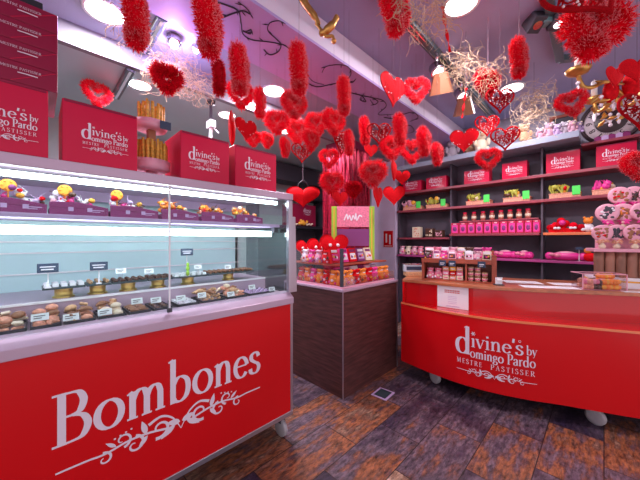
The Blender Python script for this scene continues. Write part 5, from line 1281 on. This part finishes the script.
# ================================================================ chandelier
q = at_t(652, 60, 1.95)
ch = thing('chandelier', 'gilt chandelier with crystals and candle arms in the top right', 'chandelier', (q.x, q.y, 0))
part('chain', MB().tube([(0, 0, 2.75), (0, 0, Zu)], .008, 6), 'gold', ch)
part('stem', MB().lathe([(.02, 2.75), (.05, 2.70), (.025, 2.62), (.06, 2.55), (.03, 2.48), (.07, 2.42), (.05, 2.36), (.02, 2.30), (.035, 2.27), (.001, 2.24)], 16, (0, 0, 0)), 'gold', ch)
to_cam = math.atan2(-q.y, -q.x)
tip = at_t(578, 62, 2.0); va = math.atan2(tip.y - q.y, tip.x - q.x); rr_ = math.hypot(tip.x - q.x, tip.y - q.y)
for k in range(4):
    a = va + k * pi / 2; u = Vector((cos(a), sin(a), 0))
    L3 = [u * .04 + Vector((0, 0, 2.46)), u * rr_ * .35 + Vector((0, 0, 2.40)), u * rr_ * .6 + Vector((0, 0, 2.50)), u * rr_ * .8 + Vector((0, 0, 2.47)), u * rr_ * .93 + Vector((0, 0, 2.48)), u * rr_ + Vector((0, 0, 2.56))]
    am = part('arm', MB().tube(catmull(L3, 6), .014, 7), 'gold', ch)
    e = u * rr_
    part('drip_pan', MB().lathe([(.012, 2.555), (.06, 2.575), (.075, 2.60), (.07, 2.60), (.02, 2.585), (.02, 2.61), (.001, 2.61)], 18, e), 'gold', am)
    part('candle', MB().lathe([(.02, 2.605), (.02, 2.74), (.016, 2.75), (.004, 2.75), (.002, 2.765)], 12, e), 'wax', am)
    m = MB(); m.tube([e + Vector((0, 0, 2.555)), e + Vector((0, 0, 2.52))], .002, 4); m.ball(e + Vector((0, 0, 2.505)), .014, 8, 6); m.ball(e + Vector((0, 0, 2.445)), (.013, .013, .045), 8, 6); part('pendant', m, 'crystal', am)
    for j in range(4):
        b_ = u * rr_ * (.2 + .16 * j); z = 2.39 + .03 * (j % 2); m = MB(); m.ball(b_ + Vector((0, 0, z - .02)), .014, 7, 5); m.ball(b_ + Vector((0, 0, z - .065)), (.012, .012, .03), 7, 5); part('crystal_drop', m, 'crystal', ch)
    m = MB()
    for j in range(16):
        b_ = u * rr_ * rnd(.1, .85) + Vector((rnd(-.05, .05), rnd(-.05, .05), rnd(2.30, 2.56))); dd = Vector((rnd(-1, 1), rnd(-1, 1), rnd(-1, 1))).normalized() * .07; m.tube([b_, b_ + dd * .5, b_ + dd], [.004, .016, .002], 5)
    setp(part('gilt_leaf', m, 'gold', ch), kind='stuff')
m = MB()
for k in range(46): a = rnd(0, 6.28); r_ = rnd(.05, .3); m.ball((r_ * cos(a), r_ * sin(a), rnd(2.24, 2.62)), rnd(.008, .015), 6, 4)
setp(part('crystal_bead', m, 'crystal', ch), kind='stuff')
setp(part('red_trim', MB().ball((-.12, .10, 2.46), (.05, .05, .09)), 'red_felt', ch), 'red felt drop')
setp(part('red_trim', MB().ball((-.15, .2, 2.44), (.045, .045, .08)), 'red_felt', ch), 'red felt drop')

# ================================================================ floor socket plate
q = on_z(383, 394, 0)
t = thing('floor_socket', 'square blue grey socket plate set in the floor', 'floor socket', (q.x, q.y, .0005), R(4))
part('frame', MB().box(-.085, .085, -.075, .075, 0, .004), 'lilac', t); part('cover', MB().box(-.065, .065, -.055, .055, .004, .007), 'slate', t)
# ================================================================ light and camera
def area(name, loc, size, power, col, rot=(0, 0, 0), sy=None):
    l = bpy.data.lights.new(name, 'AREA'); l.energy = power; l.color = col; l.size = size
    l.shape = 'DISK' if sy is None else 'RECTANGLE'
    if sy: l.size_y = sy
    o = bpy.data.objects.new(name, l); COL.objects.link(o); o.location = loc; o.rotation_euler = rot; return o
for px, py, Z, e in ((105, 12, Zg, 22), (274, 91, Zg, 26), (140, 85, Zl, 14), (227, 115, Zl, 14), (286, 131, Zl, 16), (461, 4, Zu, 20), (512, 88, Zu, 13)):
    p = on_z(px, py, Z); area('downlight_glow', (p.x, p.y, Z - .012), .2, e, (.98, .90, 1))
vp = on_z(174, 36, Zg)
l = bpy.data.lights.new('violet_spot_glow', 'POINT'); l.energy = 11; l.color = (.58, .36, 1); l.shadow_soft_size = .04
o = bpy.data.objects.new('violet_spot_glow', l); COL.objects.link(o); o.location = (vp.x, vp.y, Zg - .11)
for x, y, tx, ty, tz, e in ((2.62, .42, 4.4, 1.3, 1.55, 42), (2.66, .36, 4.4, .2, 1.5, 24)):
    l = bpy.data.lights.new('track_beam', 'SPOT'); l.energy = e * 1.6; l.color = (1, .90, .97); l.spot_size = R(54); l.spot_blend = .8; l.shadow_soft_size = .05
    o = bpy.data.objects.new('track_beam', l); COL.objects.link(o); o.location = (x, y, 2.86); o.rotation_euler = (Vector((tx, ty, tz)) - o.location).to_track_quat('-Z', 'Y').to_euler()
wd = bpy.data.worlds.new('daylight'); S.world = wd; wd.use_nodes = True
bg = wd.node_tree.nodes['Background']; bg.inputs['Color'].default_value = (1.0, .90, .98, 1); bg.inputs['Strength'].default_value = .92

cam = bpy.data.cameras.new('camera'); cam.sensor_width = 36; cam.sensor_fit = 'HORIZONTAL'; cam.lens = 36 * F / 640; cam.clip_start = .05
co = bpy.data.objects.new('camera', cam); COL.objects.link(co); co.location = (0, 0, H); co.rotation_euler = (pi / 2, 0, -pi / 4)
S.camera = co
S.view_settings.view_transform = 'Standard'; S.view_settings.look = 'None'; S.view_settings.exposure = 0.38; S.view_settings.gamma = 1; S.view_settings.use_curve_mapping = False
S.cycles.use_denoising = True
S.cycles.max_bounces = 8; S.cycles.transparent_max_bounces = 12; S.cycles.sample_clamp_indirect = 6
